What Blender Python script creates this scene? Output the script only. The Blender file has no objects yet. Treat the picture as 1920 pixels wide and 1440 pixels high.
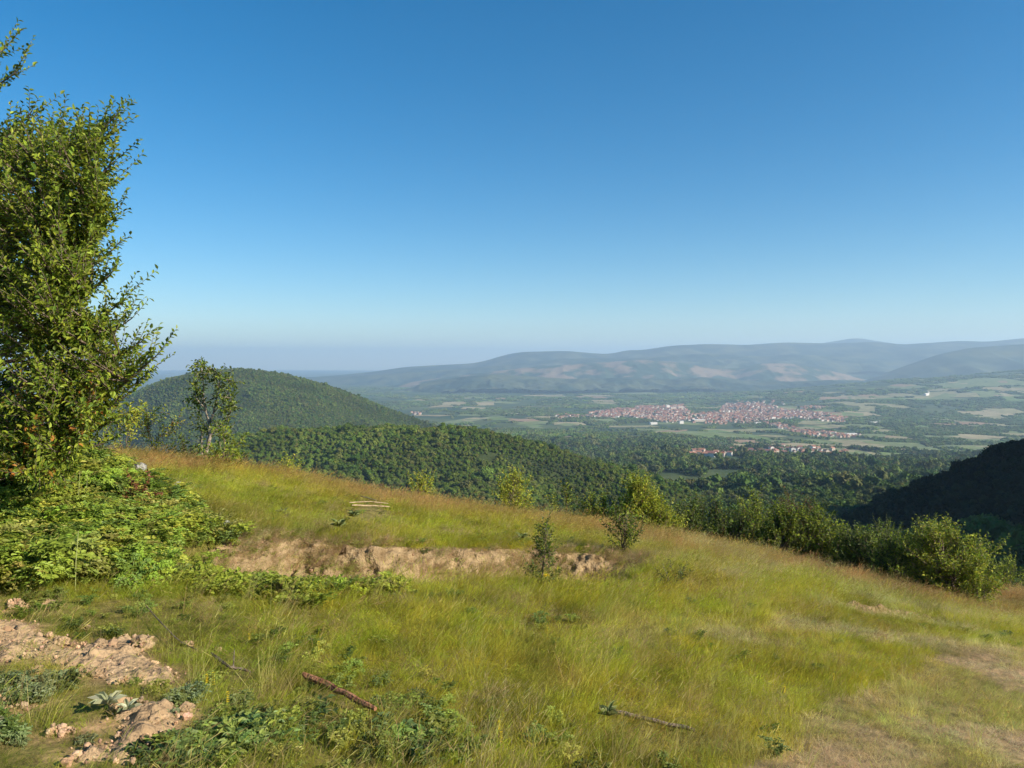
import bpy, math
import numpy as np

rng = np.random.default_rng(11)
SC = bpy.context.scene
COL = SC.collection

# ------------------------------------------------------------------ camera, sky, sun, exposure
F = 1450.0            # focal length in pixels of a 1920 px wide frame
HOR = 680.0           # row of the true horizon
EYE = 1.65
TH = math.atan((720 - HOR) / F)
cam = bpy.data.cameras.new('camera'); camo = bpy.data.objects.new('camera', cam); COL.objects.link(camo)
camo.location = (0, 0, EYE); camo.rotation_euler = (math.pi / 2 - TH, 0, 0)
cam.sensor_width = 36; cam.lens = F / 1920 * 36; cam.clip_start = 0.05; cam.clip_end = 90000
SC.camera = camo

SUN_AZ, SUN_EL = math.radians(114), math.radians(28)      # azimuth clockwise from the view direction
world = bpy.data.worlds.new('World'); SC.world = world; world.use_nodes = True
wn = world.node_tree.nodes; wl = world.node_tree.links
sky = wn.new('ShaderNodeTexSky'); sky.sky_type = 'NISHITA'; sky.sun_disc = False
sky.sun_elevation = SUN_EL; sky.sun_rotation = SUN_AZ; sky.altitude = 700
sky.air_density = 1.0; sky.dust_density = 0.0; sky.ozone_density = 3.0
hs = wn.new('ShaderNodeHueSaturation'); hs.inputs['Saturation'].default_value = 1.42; hs.inputs['Hue'].default_value = .494
wl.new(sky.outputs[0], hs.inputs['Color']); wl.new(hs.outputs[0], wn['Background'].inputs[0]); wn['Background'].inputs[1].default_value = 0.071

sun = bpy.data.lights.new('sun', 'SUN'); suno = bpy.data.objects.new('sun', sun); COL.objects.link(suno)
sun.energy = 5.0; sun.angle = math.radians(0.5); sun.color = (1.0, 0.90, 0.74)
from mathutils import Vector
sd = Vector((math.sin(SUN_AZ) * math.cos(SUN_EL), math.cos(SUN_AZ) * math.cos(SUN_EL), math.sin(SUN_EL)))
suno.rotation_euler = sd.to_track_quat('Z', 'Y').to_euler(); suno.location = (30, 0, 40)

SC.view_settings.view_transform = 'Standard'; SC.view_settings.look = 'None'
SC.view_settings.exposure = 0.95; SC.view_settings.gamma = 1.0; SC.view_settings.use_curve_mapping = False
SC.render.engine = 'CYCLES'
cy = SC.cycles
cy.max_bounces = 6; cy.diffuse_bounces = 2; cy.glossy_bounces = 1; cy.transmission_bounces = 3
cy.volume_bounces = 1; cy.transparent_max_bounces = 8; cy.use_denoising = True
cy.caustics_reflective = False; cy.caustics_refractive = False
cy.sample_clamp_indirect = 4.0; cy.use_adaptive_sampling = True; cy.adaptive_threshold = 0.02

# ------------------------------------------------------------------ small maths
def ray(px, py):
    a = (px - 960) / F; b = -(py - 720) / F
    y = math.cos(TH) + b * math.sin(TH); z = -math.sin(TH) + b * math.cos(TH)
    return a / y, z / y
def at(px, py, d):
    X, Z = ray(px, py); return np.array((X * d, d, EYE + Z * d))
def sstep(a, b, x):
    t = np.clip((x - a) / (b - a), 0, 1); return t * t * (3 - 2 * t)
def _hash(ix, iy, s):
    h = (ix.astype(np.int64) * 374761393 + iy.astype(np.int64) * 668265263 + s * 974634777) & 0xffffffff
    h = ((h ^ (h >> 13)) * 1274126177) & 0xffffffff
    h = h ^ (h >> 16)
    return (h & 0xffffff) / float(0xffffff)
def vnoise(x, y, s=0):
    x = np.asarray(x, float); y = np.asarray(y, float)
    ix = np.floor(x); iy = np.floor(y); fx = x - ix; fy = y - iy
    fx = fx * fx * (3 - 2 * fx); fy = fy * fy * (3 - 2 * fy)
    a = _hash(ix, iy, s); b = _hash(ix + 1, iy, s); c = _hash(ix, iy + 1, s); d = _hash(ix + 1, iy + 1, s)
    return (a * (1 - fx) + b * fx) * (1 - fy) + (c * (1 - fx) + d * fx) * fy
def fbm(x, y, s=0, o=4):
    r = 0.0; a = 0.5; t = 0.0
    for k in range(o):
        r = r + a * vnoise(np.asarray(x) * 2 ** k + 17.3 * k, np.asarray(y) * 2 ** k - 9.1 * k, s + k); t += a; a *= 0.5
    return r / t
def norm(v):
    return v / np.maximum(np.linalg.norm(v, axis=-1, keepdims=True), 1e-9)
def rand_dirs(n):
    return norm(rng.normal(size=(n, 3)))
def in_poly(px, py, poly):
    px = np.asarray(px); py = np.asarray(py); r = np.zeros(px.shape, bool); n = len(poly)
    for i in range(n):
        x0, y0 = poly[i]; x1, y1 = poly[(i + 1) % n]
        if y0 == y1: continue
        c = ((y0 > py) != (y1 > py)) & (px < (x1 - x0) * (py - y0) / (y1 - y0) + x0)
        r ^= c
    return r

# ------------------------------------------------------------------ mesh helpers
def mk_mesh(name, V, Fs, mats=(), tint=None, smooth=False, midx=None):
    """V (n,3); Fs: list of int arrays (m,k), any k."""
    V = np.asarray(V, np.float32)
    if not isinstance(Fs, list): Fs = [Fs]
    Fs = [np.asarray(f, np.int32) for f in Fs if len(f)]
    me = bpy.data.meshes.new(name)
    me.vertices.add(len(V)); me.vertices.foreach_set('co', V.ravel())
    nl = sum(f.size for f in Fs); npoly = sum(len(f) for f in Fs)
    me.loops.add(nl); me.polygons.add(npoly)
    me.loops.foreach_set('vertex_index', np.concatenate([f.ravel() for f in Fs]))
    tot = np.concatenate([np.full(len(f), f.shape[1], np.int32) for f in Fs])
    me.polygons.foreach_set('loop_start', np.concatenate([[0], np.cumsum(tot)[:-1]]).astype(np.int32))
    for m in mats: me.materials.append(m)
    if midx is not None: me.polygons.foreach_set('material_index', np.asarray(midx, np.int32))
    me.polygons.foreach_set('use_smooth', np.full(npoly, smooth, bool))
    if tint is not None:
        t = np.ones((len(V), 4), np.float32); t[:, :3] = tint
        a = me.attributes.new('tint', 'FLOAT_COLOR', 'POINT'); a.data.foreach_set('color', t.ravel())
    me.update(calc_edges=True); me.validate()
    return me
def link(name, me, parent=None, loc=None, label=None, cat=None, group=None, kind=None):
    o = bpy.data.objects.new(name, me); COL.objects.link(o)
    if loc is not None: o.location = loc
    if parent is not None: o.parent = parent
    if label: o['label'] = label
    if cat: o['category'] = cat
    if group: o['group'] = group
    if kind: o['kind'] = kind
    return o
def thing(name, label, cat, loc, group=None):
    return link(name, None, None, loc, label, cat, group)
def grid_faces(nu, nv):
    i = np.arange(nu * nv).reshape(nv, nu)
    return np.stack([i[:-1, :-1], i[:-1, 1:], i[1:, 1:], i[1:, :-1]], -1).reshape(-1, 4)

class Geo:
    def __init__(s): s.V = []; s.F = []; s.T = []; s.M = []; s.n = 0
    def add(s, V, Fc, tint=(1, 1, 1), m=0):
        V = np.asarray(V, float); Fc = np.asarray(Fc)
        s.V.append(V); s.F.append(Fc + s.n); s.n += len(V)
        t = np.empty((len(V), 3)); t[:] = tint; s.T.append(t); s.M.append(np.full(len(Fc), m))
    def mesh(s, name, mats, smooth=False):
        return mk_mesh(name, np.concatenate(s.V), s.F, mats, np.concatenate(s.T), smooth, np.concatenate(s.M))

def tube(path, rad, sides=6):
    path = np.asarray(path, float); n = len(path); rad = np.broadcast_to(np.asarray(rad, float), (n,))
    t = norm(np.gradient(path, axis=0)); ref = np.array((0.31, 0.17, 0.93)) if abs(t[:, 2]).mean() < .85 else np.array((.9, .3, .1))
    a = norm(np.cross(t, ref)); b = np.cross(t, a)
    th = np.arange(sides) * 2 * math.pi / sides
    V = path[:, None] + rad[:, None, None] * (np.cos(th)[None, :, None] * a[:, None] + np.sin(th)[None, :, None] * b[:, None])
    i = np.arange(n * sides).reshape(n, sides); j = np.roll(i, -1, 1)
    Fq = np.stack([i[:-1], j[:-1], j[1:], i[1:]], -1).reshape(-1, 4)
    return V.reshape(-1, 3), Fq
def leaf_geo(P, D, N, L, W, cup=0.1, droop=0.15):
    """Folded six-point leaves: two quads each."""
    n = len(P); D = norm(D); S = norm(np.cross(D, N)); N = np.cross(S, D)
    L = np.broadcast_to(np.asarray(L, float), (n,))[:, None]; W = np.broadcast_to(np.asarray(W, float), (n,))[:, None]
    base = P; tip = P + D * L - N * (droop * L)
    r1 = P + D * .33 * L + S * .5 * W + N * cup * L; l1 = P + D * .33 * L - S * .5 * W + N * cup * L
    r2 = P + D * .70 * L + S * .36 * W + N * cup * .4 * L; l2 = P + D * .70 * L - S * .36 * W + N * cup * .4 * L
    V = np.stack([base, r1, r2, tip, l2, l1], 1).reshape(-1, 3)
    k = np.arange(n)[:, None] * 6
    Fq = np.concatenate([k + np.array([[0, 1, 2, 3]]), k + np.array([[0, 3, 4, 5]])], 0)
    return V, Fq
def pick_cols(cols, n, jit=.18):
    cols = np.asarray(cols, float); c = cols[rng.integers(0, len(cols), n)]
    return np.clip(c * (1 + rng.normal(size=(n, 1)) * jit) * (1 + rng.normal(size=(n, 3)) * jit * .3), .002, .9)

# ------------------------------------------------------------------ materials
def mat(name):
    m = bpy.data.materials.new(name); m.use_nodes = True
    return m, m.node_tree.nodes, m.node_tree.links, m.node_tree.nodes['Principled BSDF']
def mat_tint(name, kind='GEOMETRY', trans=0.3, rough=.55, spec=.25, tcol=1.25):
    m, n, l, b = mat(name)
    a = n.new('ShaderNodeAttribute'); a.attribute_type = kind; a.attribute_name = 'tint'
    l.new(a.outputs['Color'], b.inputs['Base Color']); b.inputs['Roughness'].default_value = rough
    b.inputs['Specular IOR Level'].default_value = spec
    if trans > 0:
        tr = n.new('ShaderNodeBsdfTranslucent'); hs = n.new('ShaderNodeHueSaturation'); hs.inputs['Value'].default_value = tcol
        hs.inputs['Hue'].default_value = .49
        l.new(a.outputs['Color'], hs.inputs['Color']); l.new(hs.outputs[0], tr.inputs[0])
        mx = n.new('ShaderNodeMixShader'); mx.inputs[0].default_value = trans
        l.new(b.outputs[0], mx.inputs[1]); l.new(tr.outputs[0], mx.inputs[2]); l.new(mx.outputs[0], n['Material Output'].inputs[0])
    return m
def mat_mix(name, c1, c2, scale=4, rough=.9, bump=0.0, detail=6, coord='Object', ramp=(.38, .62), bscale=None, bdist=.05):
    m, n, l, b = mat(name)
    tc = n.new('ShaderNodeTexCoord'); nz = n.new('ShaderNodeTexNoise'); nz.inputs['Scale'].default_value = scale; nz.inputs['Detail'].default_value = detail
    l.new(tc.outputs[coord], nz.inputs['Vector'])
    cr = n.new('ShaderNodeValToRGB'); cr.color_ramp.elements[0].position = ramp[0]; cr.color_ramp.elements[1].position = ramp[1]
    cr.color_ramp.elements[0].color = (*c1, 1); cr.color_ramp.elements[1].color = (*c2, 1)
    l.new(nz.outputs[0], cr.inputs[0]); l.new(cr.outputs[0], b.inputs['Base Color'])
    b.inputs['Roughness'].default_value = rough; b.inputs['Specular IOR Level'].default_value = .15
    if bump:
        n2 = n.new('ShaderNodeTexNoise'); n2.inputs['Scale'].default_value = bscale or scale * 3; n2.inputs['Detail'].default_value = 8
        l.new(tc.outputs[coord], n2.inputs['Vector'])
        bp = n.new('ShaderNodeBump'); bp.inputs['Strength'].default_value = bump; bp.inputs['Distance'].default_value = bdist
        l.new(n2.outputs[0], bp.inputs['Height']); l.new(bp.outputs[0], b.inputs['Normal'])
    return m
M_LEAF = mat_tint('leaf', trans=.34)
M_GRASS = mat_tint('grass_blade', 'INSTANCER', trans=.42, rough=.6)
M_BROAD = mat_tint('broad_leaf', trans=.3, rough=.5)
M_CANOPY = mat_tint('forest_canopy', 'INSTANCER', trans=.12, rough=.8, spec=.1)
M_BARK = mat_mix('bark', (.10, .07, .05), (.22, .17, .13), 18, bump=.5)
M_PALEBARK = mat_mix('pale_bark', (.16, .13, .10), (.33, .28, .22), 14, bump=.4)
M_DRYWOOD = mat_mix('dry_wood', (.26, .185, .11), (.46, .35, .22), 9, bump=.4)
M_REDWOOD = mat_mix('red_brown_wood', (.13, .045, .025), (.33, .16, .085), 12, bump=.6)
M_GREYWOOD = mat_mix('grey_wood', (.12, .09, .065), (.25, .19, .14), 12, bump=.6)
M_SOIL = mat_mix('tan_soil', (.25, .165, .09), (.43, .30, .175), 3.5, bump=1.0, bscale=22, bdist=.04, ramp=(.3, .7))
M_BANK = mat_mix('bank_soil', (.16, .105, .05), (.37, .265, .145), 6, bump=1.0, bscale=26, bdist=.05, ramp=(.32, .68))
M_STONE = mat_mix('stone', (.05, .05, .055), (.30, .29, .28), 9, bump=.5, ramp=(.45, .55))

# ------------------------------------------------------------------ the near hillside: height function
CREST = [(-150, 815, 20), (0, 828, 20.5), (150, 840, 21), (300, 852, 22), (450, 870, 22), (560, 887, 21.5), (700, 914, 21), (850, 938, 21),
         (960, 952, 21), (1100, 970, 21.5), (1250, 993, 22), (1400, 1022, 21), (1500, 1042, 20.5), (1600, 1064, 20),
         (1720, 1096, 19), (1850, 1134, 18.5), (1990, 1135, 25)]
_cp = []
for px, py, d in CREST:
    p = at(px, py, d); p[2] -= .24; _cp.append(p)
    Z = ray(px, py)[1]
    far = 40 if px < 1900 else 55
    _cp.append(np.array((p[0] / d * 28, 28., EYE + Z * 28 - 1.7))); _cp.append(np.array((p[0] / d * far, far, EYE + Z * far - 6.5)))
for px, py, d in [(0, 1440, 3.37), (960, 1440, 3.85), (1920, 1440, 4.6), (0, 1250, 4.6), (960, 1250, 5.63), (1920, 1250, 7.4),
                  (480, 1250, 5.1), (1440, 1250, 6.4), (0, 1100, 6.6), (500, 1100, 7.4), (960, 1100, 8.7), (1440, 1130, 9.8), (1920, 1180, 11.0),
                  (700, 985, 13.2), (1250, 1060, 12.5), (1600, 1110, 13.5), (300, 950, 11), (1920, 1128, 20)]:
    _cp.append(at(px, py, d))
for p in [(0, 0, 0), (-12, 0, 1.0), (-14, 10, .75), (-18, 20, .3), (12, 0, -1.2), (16, 8, -2.6), (0, -8, .8), (12, -8, -.3), (-12, -8, 1.8), (30, 12, -5.2), (-30, 10, 2), (40, 40, -16), (-40, 40, -6), (60, 30, -18), (-60, 0, 4), (60, -10, -7)]:
    _cp.append(np.array(p, float))
_cp = np.array(_cp)
def _phi(r2): return np.where(r2 > 0, r2 * np.log(np.maximum(r2, 1e-12)) * .5, 0)
_n = len(_cp); _A = np.zeros((_n + 3, _n + 3)); _d2 = ((_cp[:, None, :2] - _cp[None, :, :2]) ** 2).sum(-1)
_A[:_n, :_n] = _phi(_d2) + np.eye(_n) * .6; _A[:_n, _n] = 1; _A[:_n, _n + 1:] = _cp[:, :2]; _A[_n:, :_n] = _A[:_n, _n:].T
_w = np.linalg.solve(_A, np.concatenate([_cp[:, 2], np.zeros(3)]))
def gz0(x, y):
    x = np.asarray(x, float); y = np.asarray(y, float); sh = x.shape; xf = x.ravel(); yf = y.ravel(); out = np.empty(xf.shape)
    for i in range(0, len(xf), 20000):
        a = xf[i:i + 20000]; b = yf[i:i + 20000]
        r2 = (a[:, None] - _cp[None, :, 0]) ** 2 + (b[:, None] - _cp[None, :, 1]) ** 2
        out[i:i + 20000] = _phi(r2) @ _w[:_n] + _w[_n] + _w[_n + 1] * a + _w[_n + 2] * b
    out += .10 * (fbm(xf * .45, yf * .45, 5, 3) - .5)
    return out.reshape(sh)
def hit0(px, py, fn, dmax=60):
    X, Z = ray(px, py); ds = np.concatenate([np.arange(2, 12, .04), np.arange(12, dmax, .1)])
    g = fn(X * ds, ds); z = EYE + Z * ds; k = int(np.argmax(z <= g))
    if not (z <= g).any() or ds[k] > 30: k = int(np.argmin(np.where((ds > 12) & (ds < 26), z - g, 99)))
    return np.array((X * ds[k], ds[k], g[k]))
# cut bank across the meadow and the small scarp further right
BANK = np.array([hit0(a, b, gz0)[:2] for a, b in [(430, 998), (480, 1000), (560, 998), (650, 1008), (720, 1016), (850, 1020), (1000, 1024), (1060, 1028)]] + [(1.6, 13.3), (2.0, 13.4), (2.6, 13.5), (3.3, 13.6)])
SCARP = np.array([hit0(a, b, gz0)[:2] for a, b in [(1540, 1126), (1600, 1132), (1680, 1142), (1760, 1156), (1800, 1166)]])
def bank_s(x, y, line=BANK):
    o = np.argsort(line[:, 0]); ye = np.interp(x, line[o, 0], line[o, 1])
    return ye + .22 * (fbm(np.asarray(x) * 2.3, np.asarray(x) * 0 + 3, 9, 3) - .5) - y
def bank_amp(x):
    return np.interp(x, BANK[:, 0], [0, .34, .60, .72, .78, .80, .76, .66, .42, .18, 0, 0])
def scarp_amp(x):
    a, b = SCARP[:, 0].min(), SCARP[:, 0].max()
    return .13 * sstep(a, a + .4, x) * (1 - sstep(b - .4, b, x))
def gz(x, y):
    x = np.asarray(x, float); y = np.asarray(y, float)
    s = bank_s(x, y); s2 = bank_s(x, y, SCARP)
    return gz0(x, y) - bank_amp(x) * sstep(-.12, 1.0, s) * (1 - sstep(1.2, 4.2, s)) - scarp_amp(x) * sstep(0, .15, s2) * (1 - sstep(.3, 1.5, s2))
def G(px, py): return hit0(px, py, gz)
def to_px(x, y, z):
    zz = z - EYE; dep = y * math.cos(TH) - zz * math.sin(TH); up = y * math.sin(TH) + zz * math.cos(TH)
    dep = np.maximum(dep, .05)
    return 960 + F * x / dep, 720 - F * up / dep

# bare soil outlines, as ground plan polygons
def plan(pts): return [tuple(hit0(a, b, gz0)[:2]) for a, b in pts]
SOILS = [plan([(-120, 1160), (0, 1165), (65, 1170), (85, 1200), (135, 1200), (150, 1215), (200, 1205), (240, 1195), (280, 1200), (270, 1240), (330, 1262), (330, 1290), (260, 1285), (200, 1290), (150, 1270), (100, 1262), (40, 1245), (-40, 1250), (-120, 1240)]),
         plan([(200, 1325), (245, 1318), (290, 1330), (350, 1335), (330, 1375), (300, 1390), (270, 1440), (150, 1450), (140, 1420), (215, 1380)]),
         plan([(-80, 1290), (0, 1310), (40, 1340), (30, 1355), (-80, 1350)]),
         plan([(80, 1372), (125, 1378), (120, 1395), (85, 1388)]),
         plan([(20, 1135), (50, 1128), (60, 1140), (30, 1150)])]
def soil_mask(x, y):
    jx = x + .10 * (fbm(x * 7, y * 7, 31, 3) - .5) * 2; jy = y + .12 * (fbm(x * 7, y * 7, 37, 3) - .5) * 2
    m = np.zeros(np.shape(x))
    for p in SOILS: m = np.maximum(m, in_poly(jx, jy, p))
    return m
STRAW = plan([(1380, 1500), (1440, 1400), (1540, 1330), (1660, 1280), (1780, 1235), (1880, 1215), (2100, 1220), (2300, 1500)])
def straw_mask(x, y):
    j = (fbm(x * .8, y * .8, 51, 3) - .5) * 2.2
    a = in_poly(x + j, y + j * .6, STRAW).astype(float)
    return a * (.30 + .70 * sstep(.36, .60, fbm(x * 2.1, y * 3.1, 53, 4)))
_cr = np.array([at(*c)[:2] for c in CREST]); _cang = _cr[:, 0] / _cr[:, 1]; _cd = _cr[:, 1]
def crest_t(x, y):       # 1 at the brow of the meadow, falling towards the viewer
    d = np.interp(x / np.maximum(y, .5), _cang, _cd); return y / d

def grass_tint(x, y):
    n = len(x); big = fbm(x * .35, y * .35, 61, 4); mid = fbm(x * 1.1, y * 1.1, 67, 3)
    c = np.empty((n, 3)); c[:] = (.375, .37, .032)
    c += (mid - .5)[:, None] * np.array((.10, .10, .02))
    t = crest_t(x, y) + (big - .5) * .35
    red = sstep(.74, .92, t) * .8 + sstep(.56, .7, big) * .35 * sstep(.3, .5, t)
    red = np.clip(red * (x / np.maximum(y, 1) > -.60), 0, 1)
    c = c * (1 - red[:, None]) + np.array((.43, .275, .09)) * red[:, None]
    lush = (1 - sstep(.05, .42, x / np.maximum(y, 1) + .45)) * (1 - sstep(.5, .75, t))          # greener towards the thicket
    c = c * (1 - .5 * lush[:, None]) + np.array((.20, .28, .03)) * .5 * lush[:, None]
    pale = sstep(.50, .70, fbm(x * .9 + 40, y * 1.6, 71, 4)) * sstep(-.05, .30, x / np.maximum(y, 1)) * .9
    c = c * (1 - pale[:, None]) + np.array((.50, .44, .20)) * pale[:, None]
    st = straw_mask(x, y)
    c = c * (1 - st[:, None] * .85) + np.array((.62, .48, .28)) * st[:, None] * .85
    dark = sstep(.55, .72, fbm(x * 1.7 - 9, y * 1.7 + 5, 77, 3)) * .4
    c *= (1 - dark)[:, None]
    spot = fbm(x * 4.5, y * 4.5, 241, 3); hue = fbm(x * 2.6 + 7, y * 2.6, 243, 3)
    c *= (.62 + .76 * spot)[:, None]
    c *= 1 + (hue - .5)[:, None] * np.array((.34, -.04, .3))
    c *= (1 + rng.normal(size=(n, 1)) * .20) * (1 + rng.normal(size=(n, 3)) * .08)
    dry = rng.random(n) < .05 + .16 * sstep(.5, .66, fbm(x * 1.4 - 20, y * 1.9, 247, 3))
    c[dry] = np.array((.42, .33, .15)) * (1 + rng.normal(size=(dry.sum(), 1)) * .15)
    return np.clip(c, .01, .7)

# the meadow sheet
xs = np.arange(-46, 46.01, .2); ys = np.arange(-10, 48.01, .2)
X, Y = np.meshgrid(xs, ys); Zg = gz(X, Y)
s = bank_s(X, Y); Zg -= .09 * (sstep(-.5, -.1, s) * (1 - sstep(1.1, 1.6, s))) * (bank_amp(X) > .05)
sm = soil_mask(X.ravel(), Y.ravel()); st = straw_mask(X.ravel(), Y.ravel())
tc = np.empty((X.size, 3)); tc[:] = (.17, .14, .045)
tc = tc * (1 - st[:, None]) + np.array((.24, .17, .085)) * st[:, None]
tc = tc * (1 - sm[:, None]) + np.array((.40, .25, .14)) * sm[:, None]
m, n, l, b = mat('meadow_soil')
a = n.new('ShaderNodeAttribute'); a.attribute_name = 'tint'
nz = n.new('ShaderNodeTexNoise'); nz.inputs['Scale'].default_value = 9; nz.inputs['Detail'].default_value = 8
tcn = n.new('ShaderNodeTexCoord'); l.new(tcn.outputs['Object'], nz.inputs['Vector'])
mr = n.new('ShaderNodeMapRange'); mr.inputs[1].default_value = .25; mr.inputs[2].default_value = .75; mr.inputs[3].default_value = .55; mr.inputs[4].default_value = 1.4
l.new(nz.outputs[0], mr.inputs[0])
mu = n.new('ShaderNodeMix'); mu.data_type = 'RGBA'; mu.blend_type = 'MULTIPLY'; mu.inputs[0].default_value = 1
l.new(a.outputs['Color'], mu.inputs[6]); l.new(mr.outputs[0], mu.inputs[7]); l.new(mu.outputs[2], b.inputs['Base Color'])
b.inputs['Roughness'].default_value = .95; b.inputs['Specular IOR Level'].default_value = .1
bp = n.new('ShaderNodeBump'); bp.inputs['Strength'].default_value = .8; bp.inputs['Distance'].default_value = .05
l.new(nz.outputs[0], bp.inputs['Height']); l.new(bp.outputs[0], b.inputs['Normal'])
link('meadow_ground', mk_mesh('meadow_ground', np.stack([X, Y, Zg], -1).reshape(-1, 3), grid_faces(len(xs), len(ys)), [m], tc, True),
     label='sloping hillside meadow falling away to the right', kind='structure')

# crumbly bank face
xs = np.arange(BANK[:, 0].min() + .05, BANK[:, 0].max() - .3, .03); vs = np.linspace(-.3, 1.5, 90)
X, S_ = np.meshgrid(xs, vs); Y = bank_s(X, X * 0) - S_
Zb = gz(X, Y); amp = np.minimum(1, bank_amp(X) / .46)
f = sstep(-.12, .25, S_) * (1 - sstep(.95, 1.4, S_)) * amp
rough = (fbm(X * 3.6, S_ * 4, 81, 5) - .45) * .46 + (fbm(X * 15, S_ * 15, 83, 4) - .5) * .20
V = np.stack([X, Y - rough * f * .55, Zb + rough * f * .5 - .07 + .085 * f], -1)
link('earth_bank', mk_mesh('earth_bank', V.reshape(-1, 3), grid_faces(len(xs), len(vs)), [M_BANK], None, True),
     label='crumbling reddish cut bank of bare earth across the meadow', kind='structure')
xs = np.arange(SCARP[:, 0].min(), SCARP[:, 0].max(), .03); vs = np.linspace(-.1, .3, 20)
X, S_ = np.meshgrid(xs, vs); Y = bank_s(X, X * 0, SCARP) - S_; f = sstep(-.05, .03, S_) * (1 - sstep(.15, .28, S_)) * scarp_amp(X) / .13
V = np.stack([X, Y, gz(X, Y) - .04 + f * (.05 + .16 * (fbm(X * 7, S_ * 9, 91, 3) - .4))], -1)
link('earth_scarp', mk_mesh('earth_scarp', V.reshape(-1, 3), grid_faces(len(xs), len(vs)), [M_BANK], None, True),
     label='low broken edge of reddish earth in the grass below the broad tree', kind='structure')

# turned soil at the near left
xs = np.arange(-4.2, -1.2, .016); ys = np.arange(2.9, 6.1, .016)
X, Y = np.meshgrid(xs, ys); mk = soil_mask(X, Y)
k = 5
def blur(a):
    for ax in (0, 1):
        c = np.cumsum(np.concatenate([np.repeat(np.take(a, [0], ax), k, ax), a, np.repeat(np.take(a, [-1], ax), k, ax)], ax), ax)
        a = (np.take(c, range(2 * k, c.shape[ax]), ax) - np.take(c, range(0, c.shape[ax] - 2 * k), ax)) / (2 * k)
    return a
mk = blur(mk)
lump = (fbm(X * 3, Y * 3, 101, 3) - .4) * .16 + np.maximum(fbm(X * 8, Y * 8, 103, 4) - .5, 0) * .24 + (np.abs(fbm(X * 17, Y * 17, 105, 3) - .5)) * .10 + (fbm(X * 50, Y * 50, 107, 2) - .5) * .016
V = np.stack([X, Y, gz(X, Y) - .10 + mk * (.105 + lump * .62)], -1)
link('soil_patch', mk_mesh('soil_patch', V.reshape(-1, 3), grid_faces(len(xs), len(ys)), [M_SOIL], None, True),
     label='patch of dug tan soil with crumbly lumps at the near corner', kind='structure')

# ------------------------------------------------------------------ wider terrain
_tpx = np.array([-600, 300, 700, 1000, 1200, 1400, 1600, 1800, 2700.])
_td = np.log(np.array([30, 40, 100, 300, 600, 1000, 1500, 2000, 2700, 3400.]))
_tz = np.array([[-9, -12, -30, -110, -200, -260, -290, -300, -300, -300],
                [-9, -12, -30, -110, -200, -260, -290, -300, -300, -300],
                [-11, -14, -40, -130, -210, -250, -280, -290, -300, -300],
                [-11, -14, -38, -120, -190, -205, -215, -228, -258, -300],
                [-11, -14, -36, -105, -160, -172, -195, -218, -255, -300],
                [-12, -15, -34, -90, -135, -165, -205, -250, -290, -300],
                [-12, -15, -32, -82, -128, -165, -215, -255, -292, -300],
                [-13, -16, -28, -76, -122, -170, -220, -258, -292, -300],
                [-16, -19, -30, -76, -122, -170, -220, -258, -292, -300.]])
def mid_z(u, d):
    """ground height for bearing u (as a 1920 px column) and depth d"""
    u = np.asarray(u, float); ld = np.log(np.maximum(d, 30))
    i = np.clip(np.searchsorted(_tpx, u) - 1, 0, len(_tpx) - 2); fu = np.clip((u - _tpx[i]) / (_tpx[i + 1] - _tpx[i]), 0, 1); fu = fu * fu * (3 - 2 * fu)
    j = np.clip(np.searchsorted(_td, ld) - 1, 0, len(_td) - 2); fd = np.clip((ld - _td[j]) / (_td[j + 1] - _td[j]), 0, 1)
    z = (_tz[i, j] * (1 - fd) + _tz[i, j + 1] * fd) * (1 - fu) + (_tz[i + 1, j] * (1 - fd) + _tz[i + 1, j + 1] * fd) * fu
    x = (u - 960) / F * d
    z = z + (fbm(x / 260, d / 260, 3, 3) - .5) * 40 * sstep(150, 900, d) * (1 - .55 * sstep(1800, 3500, d))
    # the land climbs towards the far right
    ub = np.clip((u - 1330) / 600, 0, 1.6)
    z = z + (235 * ub) * sstep(4000, 6700, d) * (1 - sstep(6800, 8200, d))
    # low swells of the plain
    z = z + 26 * (fbm(x / 1100, d / 900, 13, 3) - .5) * sstep(3200, 4500, d)
    return z
def mid_xyz(x, d): return mid_z(960 + F * x / d, d)
us = np.arange(-700, 2720, 10.); ds = np.exp(np.linspace(np.log(42), np.log(31000), 420))
U, D = np.meshgrid(us, ds)
Zt = mid_z(U, D) + EYE
m = mat_mix('valley_cover', (.030, .058, .020), (.085, .105, .036), .0042, rough=1, detail=9, ramp=(.40, .66))
link('valley_ground', mk_mesh('valley_ground', np.stack([(U - 960) / F * D, D, Zt], -1).reshape(-1, 3), grid_faces(len(us), len(ds)), [m], None, True),
     label='broad green valley of woods and fields below the hill', kind='structure')

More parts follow.
